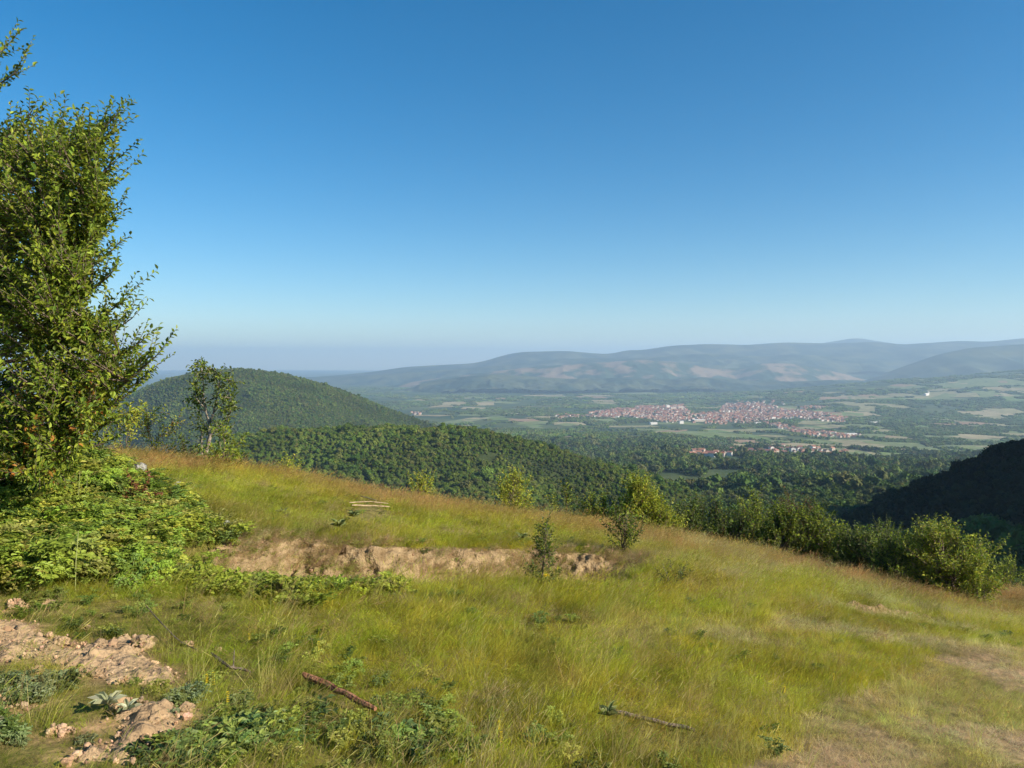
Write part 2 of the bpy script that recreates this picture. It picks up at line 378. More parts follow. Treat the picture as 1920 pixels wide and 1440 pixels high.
def ridge(name, label, prof, depth, front, back, slope, rnd, drop, mat_, noise=0., nscale=200., du=5., seed=1, dv=60, flare=0.):
    """a hill built from its skyline: prof [(column,row)], crest depth as number or [(column,depth)]."""
    p = np.array(prof, float)
    us = np.arange(p[0, 0], p[-1, 0] + .1, du)
    D = np.interp(us, *np.array(depth, float).T) if not np.isscalar(depth) else np.full(us.shape, float(depth))
    def smooth_prof(u):
        return sum(np.interp(u + o, p[:, 0], p[:, 1]) for o in (-14, -7, 0, 7, 14)) / 5
    def zc(u, D_): return EYE - (smooth_prof(u) - HOR) / F * D_ - drop
    def height(x, y, dd=None):
        u = 960 + F * x / y
        Dc = np.interp(u, us, D); s_ = Dc - y
        dn = (fbm(x / nscale, y / nscale, seed, 4) - .5) * noise * sstep(0, nscale * .6, np.abs(s_))
        gul = np.abs(fbm(x / nscale * 1.7, y / nscale * .5, seed + 5, 3) - .5) * noise * 1.2 * sstep(0, nscale, s_)
        return zc(u, Dc) - slope * (np.sqrt(s_ * s_ + rnd * rnd) - rnd) - flare * np.maximum(0, s_ - 140) + dn - gul
    vs = np.concatenate([-np.linspace(back, 0, dv // 4)[:-1], np.linspace(0, front, dv)])
    Ug, Sg = np.meshgrid(us, vs); Yg = D[None, :] - Sg; Xg = (Ug - 960) / F * Yg
    Zg = height(Xg, Yg)
    link(name, mk_mesh(name, np.stack([Xg, Yg, Zg], -1).reshape(-1, 3), grid_faces(len(us), len(vs)), [mat_], None, True), label=label, kind='structure')
    return height, us, D

M_FLOOR = mat_mix('forest_floor', (.018, .030, .010), (.05, .065, .02), .05, rough=1)
M_FAR = mat_mix('far_slopes', (.022, .042, .028), (.085, .095, .05), .0026, rough=1, detail=12, ramp=(.44, .64))
M_BROWN = mat_mix('brown_slopes', (.035, .06, .035), (.20, .145, .095), .0036, rough=1, detail=12, ramp=(.46, .56))
H_left = ridge('wooded_hill', 'rounded wooded hill beyond the slender tree', [(60, 800), (120, 785), (200, 757), (240, 740), (300, 712), (360, 697), (420, 690), (480, 691), (540, 701), (600, 716), (660, 737), (720, 761), (780, 784), (840, 806), (900, 850), (1000, 910)],
               2300, 1050, 300, .30, 100, 6.0, M_FLOOR, 40, 240, seed=21)
H_front = ridge('wooded_ridge', 'long wooded ridge sloping down towards the valley', [(330, 850), (430, 818), (500, 805), (600, 799), (700, 795), (800, 792), (880, 798), (960, 815), (1040, 836), (1120, 860), (1200, 880), (1280, 906), (1340, 945), (1420, 1010)],
                [(300, 900), (1420, 840)], 480, 150, .33, 40, 6.5, M_FLOOR, 24, 130, seed=33)
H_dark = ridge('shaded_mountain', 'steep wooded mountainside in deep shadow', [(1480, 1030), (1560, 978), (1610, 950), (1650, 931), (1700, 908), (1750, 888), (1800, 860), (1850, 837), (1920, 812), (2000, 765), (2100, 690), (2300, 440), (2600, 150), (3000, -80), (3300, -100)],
               [(1480, 480), (2000, 480), (2600, 390), (3000, 330), (3300, 300)], 215, 200, .55, 30, 8, M_FLOOR, 14, 80, seed=41, du=8, flare=1.2)  # unseen right part raised and drawn nearer to throw shade on the visible flank
ridge('far_mountain', 'faint blue peak on the skyline', [(1380, 700), (1480, 652), (1530, 645), (1570, 639), (1605, 633), (1640, 639), (1690, 646), (1800, 700)], 17000, 2500, 500, .25, 300, 0, M_FAR, 100, 2000, seed=51)
ridge('far_mountain', 'long hazy blue mountain range on the skyline', [(480, 716), (560, 709), (640, 703), (700, 697), (760, 688), (830, 684), (880, 682), (910, 677), (940, 667), (975, 660), (1060, 658), (1120, 663), (1145, 664), (1175, 656), (1200, 657), (1260, 648), (1330, 645), (1400, 647), (1470, 642), (1560, 644), (1640, 641), (1690, 646), (1740, 643), (1800, 639), (1850, 641), (1920, 634), (2100, 630), (2400, 640)],
      12800, 2600, 400, .20, 300, 0, M_FAR, 130, 900, seed=57, du=6, dv=90)
ridge('brown_hills', 'low brown bare hills across the valley', [(700, 728), (800, 712), (880, 702), (930, 696), (1000, 688), (1100, 681), (1200, 675), (1260, 678), (1300, 684), (1350, 692), (1390, 690), (1425, 681), (1470, 681), (1520, 687), (1560, 695), (1600, 706), (1650, 720), (1700, 735)],
      9600, 1500, 400, .30, 120, 0, M_BROWN, 90, 420, seed=63, du=3, dv=110)
ridge('wooded_range', 'low dark wooded range along the foot of the brown hills', [(760, 732), (800, 716), (870, 706), (930, 702), (1000, 706), (1080, 711), (1160, 708), (1240, 712), (1320, 707), (1400, 714), (1480, 716), (1560, 712), (1640, 716), (1720, 722)],
      8300, 700, 300, .16, 120, 0, M_FAR, 80, 260, seed=71, du=3, dv=90)
ridge('far_range', 'pale blue range between the brown hills and the skyline', [(420, 714), (520, 709), (620, 706), (700, 703), (780, 697), (860, 692), (940, 684), (1020, 676), (1100, 671), (1180, 672), (1260, 665), (1340, 663), (1420, 668), (1500, 664), (1580, 670), (1660, 676), (1740, 690)],
      11200, 1200, 400, .22, 150, 0, M_FAR, 110, 500, seed=73, du=4, dv=90)
ridge('blue_mountain', 'blue green mountain rising behind the valley fields', [(1560, 735), (1640, 707), (1700, 685), (1760, 664), (1820, 652), (1880, 648), (1920, 645), (2000, 640), (2200, 650)],
      9000, 1500, 500, .30, 150, 0, M_FAR, 150, 800, seed=69, du=4)

# ------------------------------------------------------------------ scattering
def proto_set(name, meshes):
    c = bpy.data.collections.new(name)
    for i, me in enumerate(meshes):
        o = bpy.data.objects.new('%s_%02d' % (name, i), me); c.objects.link(o)
    return c
def scatter_group(name, coll):
    ng = bpy.data.node_groups.new(name, 'GeometryNodeTree')
    ng.interface.new_socket('Geometry', in_out='INPUT', socket_type='NodeSocketGeometry')
    ng.interface.new_socket('Geometry', in_out='OUTPUT', socket_type='NodeSocketGeometry')
    N = ng.nodes; L = ng.links
    gi = N.new('NodeGroupInput'); go = N.new('NodeGroupOutput')
    ip = N.new('GeometryNodeInstanceOnPoints'); ci = N.new('GeometryNodeCollectionInfo')
    ci.inputs['Collection'].default_value = coll; ci.inputs['Separate Children'].default_value = True; ci.inputs['Reset Children'].default_value = True
    def na(nm, ty):
        a = N.new('GeometryNodeInputNamedAttribute'); a.data_type = ty; a.inputs['Name'].default_value = nm; return a
    r = na('rot', 'FLOAT_VECTOR'); s_ = na('scl', 'FLOAT_VECTOR'); k_ = na('idx', 'INT')
    er = N.new('FunctionNodeEulerToRotation')
    L.new(gi.outputs[0], ip.inputs['Points']); L.new(ci.outputs[0], ip.inputs['Instance'])
    ip.inputs['Pick Instance'].default_value = True
    L.new(k_.outputs['Attribute'], ip.inputs['Instance Index']); L.new(r.outputs['Attribute'], er.inputs[0]); L.new(er.outputs[0], ip.inputs['Rotation'])
    L.new(s_.outputs['Attribute'], ip.inputs['Scale']); L.new(ip.outputs[0], go.inputs[0])
    return ng
def scatter(name, coll, P, rot, scl, idx, tint, label, cat):
    P = np.asarray(P, np.float32); n = len(P)
    me = bpy.data.meshes.new(name); me.vertices.add(n); me.vertices.foreach_set('co', P.ravel())
    def att(nm, ty, key, v): a = me.attributes.new(nm, ty, 'POINT'); a.data.foreach_set(key, v)
    att('rot', 'FLOAT_VECTOR', 'vector', np.asarray(rot, np.float32).ravel())
    sc = np.asarray(scl, np.float32); sc = np.repeat(sc[:, None], 3, 1) if sc.ndim == 1 else sc
    att('scl', 'FLOAT_VECTOR', 'vector', np.ascontiguousarray(sc).ravel())
    att('idx', 'INT', 'value', np.asarray(idx, np.int32))
    t = np.ones((n, 4), np.float32); t[:, :3] = tint; att('tint', 'FLOAT_COLOR', 'color', t.ravel())
    o = link(name, me, label=label, cat=cat, kind='stuff')
    md = o.modifiers.new('scatter', 'NODES'); md.node_group = scatter_group(name, coll)
    return o
def zrot(n, tilt=0.):
    return np.stack([rng.normal(size=n) * tilt, rng.normal(size=n) * tilt, rng.random(n) * 6.283], -1)

def ico(sub=1):
    t = (1 + 5 ** .5) / 2
    V = [(-1, t, 0), (1, t, 0), (-1, -t, 0), (1, -t, 0), (0, -1, t), (0, 1, t), (0, -1, -t), (0, 1, -t), (t, 0, -1), (t, 0, 1), (-t, 0, -1), (-t, 0, 1)]
    Fc = [(0, 11, 5), (0, 5, 1), (0, 1, 7), (0, 7, 10), (0, 10, 11), (1, 5, 9), (5, 11, 4), (11, 10, 2), (10, 7, 6), (7, 1, 8), (3, 9, 4), (3, 4, 2), (3, 2, 6), (3, 6, 8), (3, 8, 9), (4, 9, 5), (2, 4, 11), (6, 2, 10), (8, 6, 7), (9, 8, 1)]
    V = [tuple(norm(np.array(v, float))) for v in V]
    for _ in range(sub):
        mid = {}; nf = []
        def md(a, b):
            k = (min(a, b), max(a, b))
            if k not in mid: V.append(tuple(norm((np.array(V[a]) + np.array(V[b])) / 2))); mid[k] = len(V) - 1
            return mid[k]
        for a, b, c in Fc:
            x, y, z = md(a, b), md(b, c), md(c, a); nf += [(a, x, z), (b, y, x), (c, z, y), (x, y, z)]
        Fc = nf
    return np.array(V), np.array(Fc)
IV, IF = ico(1)
def canopy_mesh(nm, lobes=7, per=26, leaf=.34, core=True, tall=1.0):
    g = Geo()
    c = rand_dirs(lobes) * np.array((.55, .55, .4)) * rng.uniform(.6, 1, (lobes, 1)); c[:, 2] = c[:, 2] * tall + .9 * tall
    r = rng.uniform(.38, .62, lobes)
    for k in range(lobes):
        if core:
            g.add(c[k] + IV * r[k] * .8 * (1 + .25 * rng.normal(size=(len(IV), 1)) * .6), IF)
        d = rand_dirs(per); d[:, 2] = np.abs(d[:, 2]) * .9 + d[:, 2] * .1; d = norm(d)
        P = c[k] + d * r[k] * rng.uniform(.8, 1.12, (per, 1))
        D_ = norm(rand_dirs(per) + d * .5 + np.array((0, 0, .2))); N_ = norm(d + rand_dirs(per) * .5)
        g.add(*leaf_geo(P - D_ * leaf * .4, D_, N_, leaf * rng.uniform(.7, 1.2, per), leaf * .8))
    a = np.linspace(0, .5 * tall, 3)
    g.add(*tube(np.stack([a * 0, a * 0, a - .15], -1), .07, 4))
    return g.mesh(nm, [M_CANOPY])
CAN_FAR = proto_set('canopy_far', [canopy_mesh('canopy_far_%d' % i, 5, 14, .42, tall=rng.uniform(.8, 1.1)) for i in range(6)])
CAN_MID = proto_set('canopy_mid', [canopy_mesh('canopy_mid_%d' % i, 9, 46, .24, tall=rng.uniform(.85, 1.2)) for i in range(6)])
def clump_mesh(nm):
    g = Geo()
    for k in range(9):
        x, y = rng.normal(size=2) * .42; r = rng.uniform(.22, .40); h = r * rng.uniform(.9, 1.3)
        V = IV * (1 + .2 * rng.normal(size=(len(IV), 1))) * np.array((r, r, h)); V[:, 2] += h * .7
        g.add(V + np.array((x, y, 0)), IF)
    return g.mesh(nm, [M_CANOPY])
CLUMP = proto_set('wood_clump', [clump_mesh('wood_clump_%d' % i) for i in range(6)])
FOREST_COLS = [(.075, .12, .022), (.095, .14, .028), (.060, .105, .024), (.12, .155, .034), (.085, .115, .03), (.105, .115, .038)]

def jgrid(x0, x1, y0, y1, sp):
    X, Y = np.meshgrid(np.arange(x0, x1, sp), np.arange(y0, y1, sp)); X = X.ravel() + rng.uniform(-.5, .5, X.size) * sp; Y = Y.ravel() + rng.uniform(-.5, .5, Y.size) * sp
    return X, Y
def forest(name, label, hf, u0, u1, s0, s1, sp, size, coll, gaps=(), cols=FOREST_COLS, nseed=5, ground=None):
    height, us, D = hf
    X, Y = jgrid((u0 - 960) / F * D.max() * 1.05, (u1 - 960) / F * D.max() * 1.05, D.min() - s1, D.max() - s0, sp)
    u = 960 + F * X / Y; s_ = np.interp(u, us, D) - Y
    z = height(X, Y); ok = (u > u0) & (u < u1) & (s_ > s0) & (s_ < s1)
    if ground is not None: ok &= z > ground(u, Y) - 8
    pu, pv = to_px(X, Y, z)
    for gp in gaps: ok &= ~in_poly(pu, pv, gp)
    X, Y, z = X[ok], Y[ok], z[ok]; n = len(X)
    sc = size * rng.lognormal(0, .34, n) * (.55 + .9 * fbm(X / 45, Y / 45, nseed, 3))
    t = pick_cols(cols, n, .09) * (.5 + .95 * fbm(X / 70, Y / 70, nseed + 2, 4))[:, None] * (1 + (fbm(X / 50, Y / 50, nseed + 9, 3) - .5)[:, None] * np.array((.25, 0, .1)))
    return scatter(name, coll, np.stack([X, Y, z - .3], -1), zrot(n, .06), np.stack([sc, sc, sc * rng.uniform(.8, 1.2, n)], -1), rng.integers(0, 6, n), t, label, 'forest')
GAP_FRONT = [[(780, 797), (830, 794), (822, 806), (786, 806)], [(895, 855), (935, 850), (930, 866), (900, 864)]]
forest('forest', 'dense green forest covering the rounded hill', H_left, 60, 960, -70, 760, 4.3, 2.2, CAN_FAR, nseed=5)
forest('forest', 'dense green forest covering the long ridge', H_front, 330, 1420, -30, 330, 3.0, 1.85, CAN_MID, GAP_FRONT, nseed=15, cols=[(c[0] * 1.25, c[1] * 1.25, c[2]) for c in FOREST_COLS])
forest('forest', 'forest on the shaded mountainside, its colours darkened as shade', H_dark, 1480, 2500, -40, 210, 3.6, 2.5, CAN_MID, nseed=25, cols=[(.030, .042, .014), (.038, .052, .017), (.025, .038, .015)])  # canopy colours darkened to deepen the shade on this slope

# open grassy gaps and fields in the valley: each a sheet following the ground
def mcol(name, c, var=.25, scale=.03): return mat_mix(name, tuple(np.array(c) * (1 - var)), tuple(np.array(c) * (1 + var)), scale, rough=1, detail=5, ramp=(.3, .7))
FM = [mcol('ripe_field', (.26, .215, .115)), mcol('hay_field', (.24, .22, .11)), mcol('pale_green_field', (.15, .18, .07)), mcol('meadow_field', (.13, .18, .055)), mcol('ploughed_field', (.27, .18, .11)), mcol('pale_field', (.31, .26, .15))]
fields = []
valley = bpy.data.objects['valley_ground']
def ground_hit(px, py, d0=500, d1=20000):
    X, Z = ray(px, py); ds = np.exp(np.linspace(np.log(d0), np.log(d1), 900)); g = mid_z(960 + F * X, ds) + EYE
    z = EYE + Z * ds; k = int(np.argmax(z <= g)); 
    return X * ds[k], ds[k], g[k]
def field(x, y, w, h, ang, mi, lift=1.2):
    n = 7; a, b_ = np.meshgrid(np.linspace(-.5, .5, n), np.linspace(-.5, .5, n))
    sk = rng.uniform(-.25, .25); a2 = a * (1 + .25 * b_ * rng.uniform(-1, 1)) + sk * b_; b2 = b_ * (1 + .25 * a * rng.uniform(-1, 1)) + .06 * np.sin(a * 5 + x)
    xx = a2 * w; yy = b2 * h; ca, sa = math.cos(ang), math.sin(ang)
    gx = x + xx * ca - yy * sa; gy = y + xx * sa + yy * ca
    gzv = mid_xyz(gx, gy) + EYE + lift
    me = mk_mesh('field', np.stack([gx, gy, gzv], -1).reshape(-1, 3), grid_faces(n, n), [FM[mi]], None, True)
    link('field', me, valley); fields.append((x, y, w, h, ang))
def fieldpx(px, py, wpx, hpx, mi, ang=0.):
    x, y, z = ground_hit(px, py); dep = z - EYE; wpx *= .8; hpx *= .8
    w = wpx / F * y; h = hpx / F * y * y / max(60., -dep) ; field(x, y, w, min(h, w * 3.0), ang, mi)
for a in [(1130, 789, 60, 5, 2), (1270, 794, 95, 5, 2), (1185, 800, 110, 5, 1), (1230, 806, 90, 5, 2), (1380, 818, 120, 12, 3), (1400, 828, 60, 6, 4), (1470, 829, 60, 6, 1), (1330, 836, 60, 4, 1), (1440, 806, 70, 6, 3),
          (1620, 843, 110, 6, 1), (1720, 846, 140, 7, 1), (1800, 838, 90, 5, 0), (1690, 852, 100, 6, 3), (1740, 860, 60, 5, 5), (1660, 862, 50, 6, 3), (1840, 828, 80, 6, 2), (1780, 820, 90, 5, 2),
          (1560, 897, 40, 7, 2), (1590, 889, 30, 6, 1), (1340, 874, 42, 14, 2), (1150, 833, 36, 4, 1), (1060, 820, 34, 4, 0), (1590, 757, 60, 8, 1), (1610, 748, 70, 5, 5), (1680, 763, 60, 4, 1), (1615, 776, 70, 6, 5),
          (1740, 748, 40, 4, 5), (1850, 776, 90, 7, 5), (1890, 770, 70, 6, 1), (1860, 783, 60, 5, 1), (1830, 795, 80, 5, 4), (1760, 796, 60, 4, 4), (1900, 800, 80, 5, 2), (1800, 722, 100, 4, 2), (1870, 716, 90, 4, 2), (1700, 726, 70, 3, 2),
          (850, 757, 60, 6, 5), (910, 757, 40, 4, 5), (830, 762, 50, 4, 0), (890, 765, 60, 5, 5), (980, 788, 70, 6, 4), (1010, 793, 60, 5, 1), (900, 745, 80, 3, 2), (1020, 742, 90, 3, 5), (960, 776, 50, 3, 1), (1120, 742, 70, 3, 1), (1200, 725, 60, 3, 0),
          (1110, 745, 60, 4, 4), (1130, 752, 50, 3, 0), (1250, 765, 60, 4, 2), (1310, 765, 50, 5, 2), (940, 786, 40, 4, 3), (800, 747, 90, 3, 2), (1060, 734, 120, 3, 2), (1190, 738, 100, 4, 2), (1400, 722, 120, 5, 2), (1450, 715, 100, 4, 1)]:
    fieldpx(*a[:5])
while len(fields) < 285:
    px = rng.uniform(640, 2050); py = 706 + 150 * rng.random() ** 1.5
    if px < 1000 and py > 800: continue
    if px < 1300 and py > 812: continue
    x, y, z = ground_hit(px, py)
    if fbm(x / 900, y / 900, 111, 3) < .44 or y > 13000: continue
    w = rng.lognormal(math.log(100), .5); h = rng.lognormal(math.log(150), .5)
    field(x, y, w, h, rng.choice([.15, -.35, .6]) + rng.normal() * .1, int(rng.choice([0, 1, 2, 2, 3, 3, 4, 5, 2, 1])), 1.2 + .5 * rng.random())
def in_fields(X, Y, pad=0.):
    r = np.zeros(X.shape, bool)
    for x, y, w, h, a in fields:
        dx = X - x; dy = Y - y; c, s_ = math.cos(a), math.sin(a)
        r |= (np.abs(dx * c + dy * s_) < w * .5 + pad) & (np.abs(-dx * s_ + dy * c) < h * .5 + pad)
    return r

# town and village outlines (plan polygons on the valley floor)
def gplan(pts): return [tuple(ground_hit(a, b)[:2]) for a, b in pts]
TOWN = [gplan([(1098, 776), (1150, 768), (1220, 768), (1290, 768), (1296, 782), (1300, 792), (1255, 794), (1190, 786), (1100, 784)]),
        gplan([(1290, 776), (1345, 774), (1360, 758), (1440, 757), (1460, 768), (1540, 776), (1580, 784), (1585, 794), (1500, 788), (1440, 790), (1400, 796), (1340, 796), (1300, 794)]),
        gplan([(1425, 792), (1470, 796), (1500, 805), (1560, 812), (1620, 818), (1600, 822), (1520, 820), (1470, 808)]),
        gplan([(1190, 763), (1280, 760), (1285, 768), (1195, 770)])]
VILLAGE = [(1296, 856), (1302, 853), (1310, 855), (1316, 852), (1322, 856), (1330, 854), (1336, 857), (1358, 853), (1364, 850), (1372, 846), (1380, 851), (1386, 853), (1402, 852), (1408, 847), (1414, 851), (1420, 854), (1440, 850), (1446, 843), (1452, 847), (1458, 840), (1464, 845), (1470, 852), (1478, 844), (1486, 846), (1496, 845), (1504, 850), (1512, 847), (1520, 851), (1528, 846), (1536, 852), (1540, 847), (1549, 850), (1556, 853), (1565, 852), (1448, 853), (1534, 844), (1350, 856), (1575, 853), (1304, 858), (1319, 848), (1327, 850), (1343, 853), (1368, 855), (1376, 842), (1392, 849), (1398, 856), (1426, 849), (1432, 854), (1456, 850), (1467, 838), (1475, 854), (1490, 852), (1500, 842), (1508, 854), (1525, 842), (1544, 854), (1560, 847), (1584, 851)]

# woods, hedges and single trees over the valley floor
def valley_wood():
    P = []; Tn = []; S_ = []
    for (d0, d1, sp) in [(2300, 3400, 19), (3400, 5200, 27), (5200, 9500, 46)]:
        X, Y = jgrid(-.30 * d1, .82 * d1, d0, d1, sp)
        u = 960 + F * X / Y
        cov = fbm(X / 420, Y / 520, 121, 4) + .05 * (u > 1450) * (Y > 4000) - .04 * (Y > 6000)
        lim = np.where(Y < 2900, .44, .49)
        hedge = np.abs(fbm(X / 230 + 9, Y / 330, 131, 2) - .5) < .012
        ok = ((cov > lim) | hedge) & (u > 560) & (u < 2100) & ~in_fields(X, Y, 4.)
        for poly in TOWN: ok &= ~(in_poly(X, Y, poly) & (rng.random(X.size) < .93))
        for a, b in VILLAGE:
            vx, vy, vz = ground_hit(a, b); ok &= (np.abs(X - vx) > 15) | (Y - vy > 12) | (Y - vy < -190)
        X, Y = X[ok], Y[ok]; n = len(X)
        P.append(np.stack([X, Y, mid_xyz(X, Y) + EYE - .8], -1)); S_.append(sp * .62 * rng.lognormal(0, .3, n))
        Tn.append(pick_cols(FOREST_COLS, n, .18) * (.6 + .6 * fbm(X / 300, Y / 300, 141, 3))[:, None])
    P = np.concatenate(P); S_ = np.concatenate(S_); n = len(P); h = np.minimum(S_, 9 + 5 * rng.random(n))
    scatter('valley_woods', CLUMP, P, zrot(n), np.stack([S_, S_, h], -1), rng.integers(0, 6, n), np.concatenate(Tn), 'woods and hedgerows spread over the valley floor', 'woods')
valley_wood()
def mid_wood(name, label, u0, u1, d0, d1, sp, size, coll, lim, seed, cols=FOREST_COLS):
    X, Y = jgrid((u0 - 960) / F * d1 - 5, (u1 - 960) / F * d1, d0, d1, sp); u = 960 + F * X / Y
    cov = fbm(X / 130, Y / 160, seed, 4); ok = (cov > lim) & (u > u0) & (u < u1) & ~in_fields(X, Y, 2.)
    if d1 > 2000:
        for a, b in VILLAGE:
            vx, vy, vz = ground_hit(a, b); ok &= (np.abs(X - vx) > 13) | (Y - vy > 12) | (Y - vy < -190)
    X, Y = X[ok], Y[ok]; n = len(X)
    sc = size * rng.lognormal(0, .28, n); t = pick_cols(cols, n, .2) * (.65 + .6 * fbm(X / 70, Y / 70, seed + 4, 3))[:, None]
    scatter(name, coll, np.stack([X, Y, mid_xyz(X, Y) + EYE - .4], -1), zrot(n, .05), np.stack([sc, sc, sc * rng.uniform(.8, 1.25, n)], -1), rng.integers(0, 6, n), t, label, 'woods')
mid_wood('slope_woods', 'thick woods on the lower slopes above the village', 850, 2000, 900, 2420, 9.0, 5.8, CAN_FAR, .36, 151)
mid_wood('ravine_woods', 'dark green woods filling the ravine below the meadow', 1180, 2350, 130, 900, 6.0, 4.2, CAN_MID, .22, 161)

# houses
MW = [mcol('white_render', (.66, .62, .57), .05), mcol('cream_render', (.46, .39, .32), .06), mcol('bare_brick', (.40, .24, .17), .1)]
MR = [mcol('red_tiles', (.28, .12, .085), .15), mcol('brown_tiles', (.22, .115, .085), .15), mcol('orange_tiles', (.36, .18, .12), .12)]
def house_parts(w, l, h, r):
    a, b_ = w / 2, l / 2
    wv = [(-a, -b_, -3), (a, -b_, -3), (a, b_, -3), (-a, b_, -3), (-a, -b_, h), (a, -b_, h), (a, b_, h), (-a, b_, h), (-a, 0, h + r), (a, 0, h + r)]
    wf = [np.array([(0, 1, 5, 4), (2, 3, 7, 6)]), np.array([(1, 2, 6, 9, 5), (3, 0, 4, 8, 7)])]
    e = .7; sl = r / b_; c, d = a + e, b_ + e; t = .35
    rv = [(-c, -d, h - e * sl), (c, -d, h - e * sl), (c, 0, h + r), (-c, 0, h + r), (c, d, h - e * sl), (-c, d, h - e * sl)]
    rv = [(x, y, z + .05) for x, y, z in rv] + [(x, y, z + .05 + t) for x, y, z in rv]
    rf = np.array([(0, 3, 2, 1), (3, 5, 4, 2), (6, 7, 8, 9), (9, 8, 10, 11), (0, 1, 7, 6), (5, 11, 10, 4), (1, 2, 8, 7), (2, 4, 10, 8), (0, 6, 9, 3), (3, 9, 11, 5)])
    return np.array(wv, float), wf, np.array(rv, float), rf
def boxm(w, l, h, z0=0):
    a, b_ = w / 2, l / 2; V = np.array([(x, y, z) for z in (z0, h) for x, y in ((-a, -b_), (a, -b_), (a, b_), (-a, b_))], float)
    return V, np.array([(0, 3, 2, 1), (4, 5, 6, 7), (0, 1, 5, 4), (1, 2, 6, 5), (2, 3, 7, 6), (3, 0, 4, 7)])
HW = {}; 
def house_meshes(k):
    if k not in HW:
        w, l, h, r = [(15, 12, 8.5, 3.0), (12, 11, 10, 2.8), (19, 12, 8, 2.8), (13, 12, 7, 2.6)][k % 4]
        wv, wf, rv, rf = house_parts(w, l, h, r); mw = MW[(k // 4) % 3]; mr = MR[k % 3]
        g = Geo(); cv, cf = boxm(1.1, 1.1, h + r + 1.6, h); g.add(cv + np.array((w * .2, l * .18, 0)), cf)
        pv = np.concatenate([wv, rv])
        nf = [wf[0], wf[1], rf + len(wv)]
        HW[k] = (mk_mesh('wall', wv, wf, [mw]), mk_mesh('roof', rv, rf, [mr]), g.mesh('chimney', [MW[2]]),
                 mk_mesh('house', pv, nf, [mw, mr], None, False, [0, 0, 0, 0] + [1] * len(rf)))
    return HW[k]
for i, (px, py) in enumerate(VILLAGE):
    x, y, z = ground_hit(px, py); k = int(rng.choice([0, 1, 2, 3, 4, 5, 6, 8]))
    t = thing('house', 'village house with tiled roof among trees below the town', 'house', (x, y, z), 'houses of the near village')
    t.rotation_euler.z = rng.choice([.2, 1.8, -.5]) + rng.normal() * .2; sc = rng.uniform(.8, 1.15); t.scale = (sc, sc, sc)
    a, b_, c, _ = house_meshes(k); link('wall', a, t); r_ = link('roof', b_, t); link('chimney', c, r_)
big = []
def block(px, py, w, l, h, mw, label, rz=.2):
    x, y, z = ground_hit(px, py); t = thing('building', label, 'building', (x, y, z)); t.rotation_euler.z = rz
    link('wall', mk_mesh('wall', *boxm(w, l, h, -4), [mw]), t)
    v, f = boxm(w + 1.2, l + 1.2, h + .8, h + .01); link('roof', mk_mesh('roof', v, f, [MW[0]]), t); big.append((x, y))
block(1252, 768, 22, 14, 28, MW[0], 'white tower block at the back of the town')
block(1262, 769, 36, 14, 18, MW[1], 'long pale apartment block beside the tower block')
block(1276, 769, 34, 14, 22, MW[1], 'cream apartment block at the back of the town')
block(1310, 790, 60, 30, 9, MW[1], 'long low pale hall in the middle of the town')
block(1225, 796, 34, 20, 10, MW[0], 'white hall at the front edge of the town')
block(1277, 795, 20, 16, 14, MW[0], 'white square building at the front edge of the town')
block(1384, 785, 34, 16, 10, MW[1], 'long pale building in the town centre')
block(1421, 795, 32, 18, 8, MW[0], 'low white shed beside the lower street')
block(1596, 817, 50, 24, 9, MW[0], 'long white shed at the lower end of the town')
block(1640, 795, 44, 20, 9, MW[0], 'white farm shed alone in the fields')
block(1648, 793, 24, 16, 9, MW[0], 'white farm house beside the farm shed')
block(1568, 891, 16, 10, 6, MW[0], 'small white house alone in the woods by a clearing')
x, y, z = ground_hit(1737, 742)
t = thing('chapel', 'bright white building on the slope above the fields', 'building', (x, y, z)); t.rotation_euler.z = .5
wv, wf, rv, rf = house_parts(36, 18, 11, 5); link('wall', mk_mesh('wall', wv, wf, [MW[0]]), t); link('roof', mk_mesh('roof', rv, rf, [MW[0]]), t)
link('tower', mk_mesh('tower', *boxm(8, 8, 28, -3), [MW[0]]), t).location = (22, 0, 0)
# town houses: the nearest stand alone, the rest are a mass
TP = []
for poly in TOWN:
    p = np.array(poly); X, Y = jgrid(p[:, 0].min(), p[:, 0].max(), p[:, 1].min(), p[:, 1].max(), 27)
    ok = in_poly(X, Y, poly) & (fbm(X / 150, Y / 150, 171, 2) > .30); TP.append(np.stack([X[ok], Y[ok]], -1))
for a, b in [((1500, 764), (1545, 768)), ((1380, 752), (1470, 760)), ((770, 775), (790, 778)), ((1040, 780), (1095, 785)), ((1560, 785), (1588, 786))]:
    for _ in range(26 if a[0] > 800 else 14):
        x, y, z = ground_hit(rng.uniform(a[0], b[0]), rng.uniform(a[1], b[1])); TP.append(np.array([[x, y]]))
TP = np.concatenate(TP); TP = TP[np.argsort(TP[:, 1])]
ang = rng.choice([.25, 1.82, -.3], len(TP)) + rng.normal(size=len(TP)) * .12; TZ = mid_xyz(TP[:, 0], TP[:, 1]) + EYE
NI = 250
for i in range(min(NI, len(TP))):
    k = int(rng.choice([0, 2, 4, 5, 6, 7, 8, 9, 10, 11]))
    o = link('house', house_meshes(k)[3], None, (TP[i, 0], TP[i, 1], TZ[i]), 'town house with reddish tiled roof on the nearer side of the valley town', 'house', 'houses of the town')
    o.rotation_euler.z = ang[i]; sc = rng.uniform(.6, .95); o.scale = (sc, sc, sc)
g = Geo()
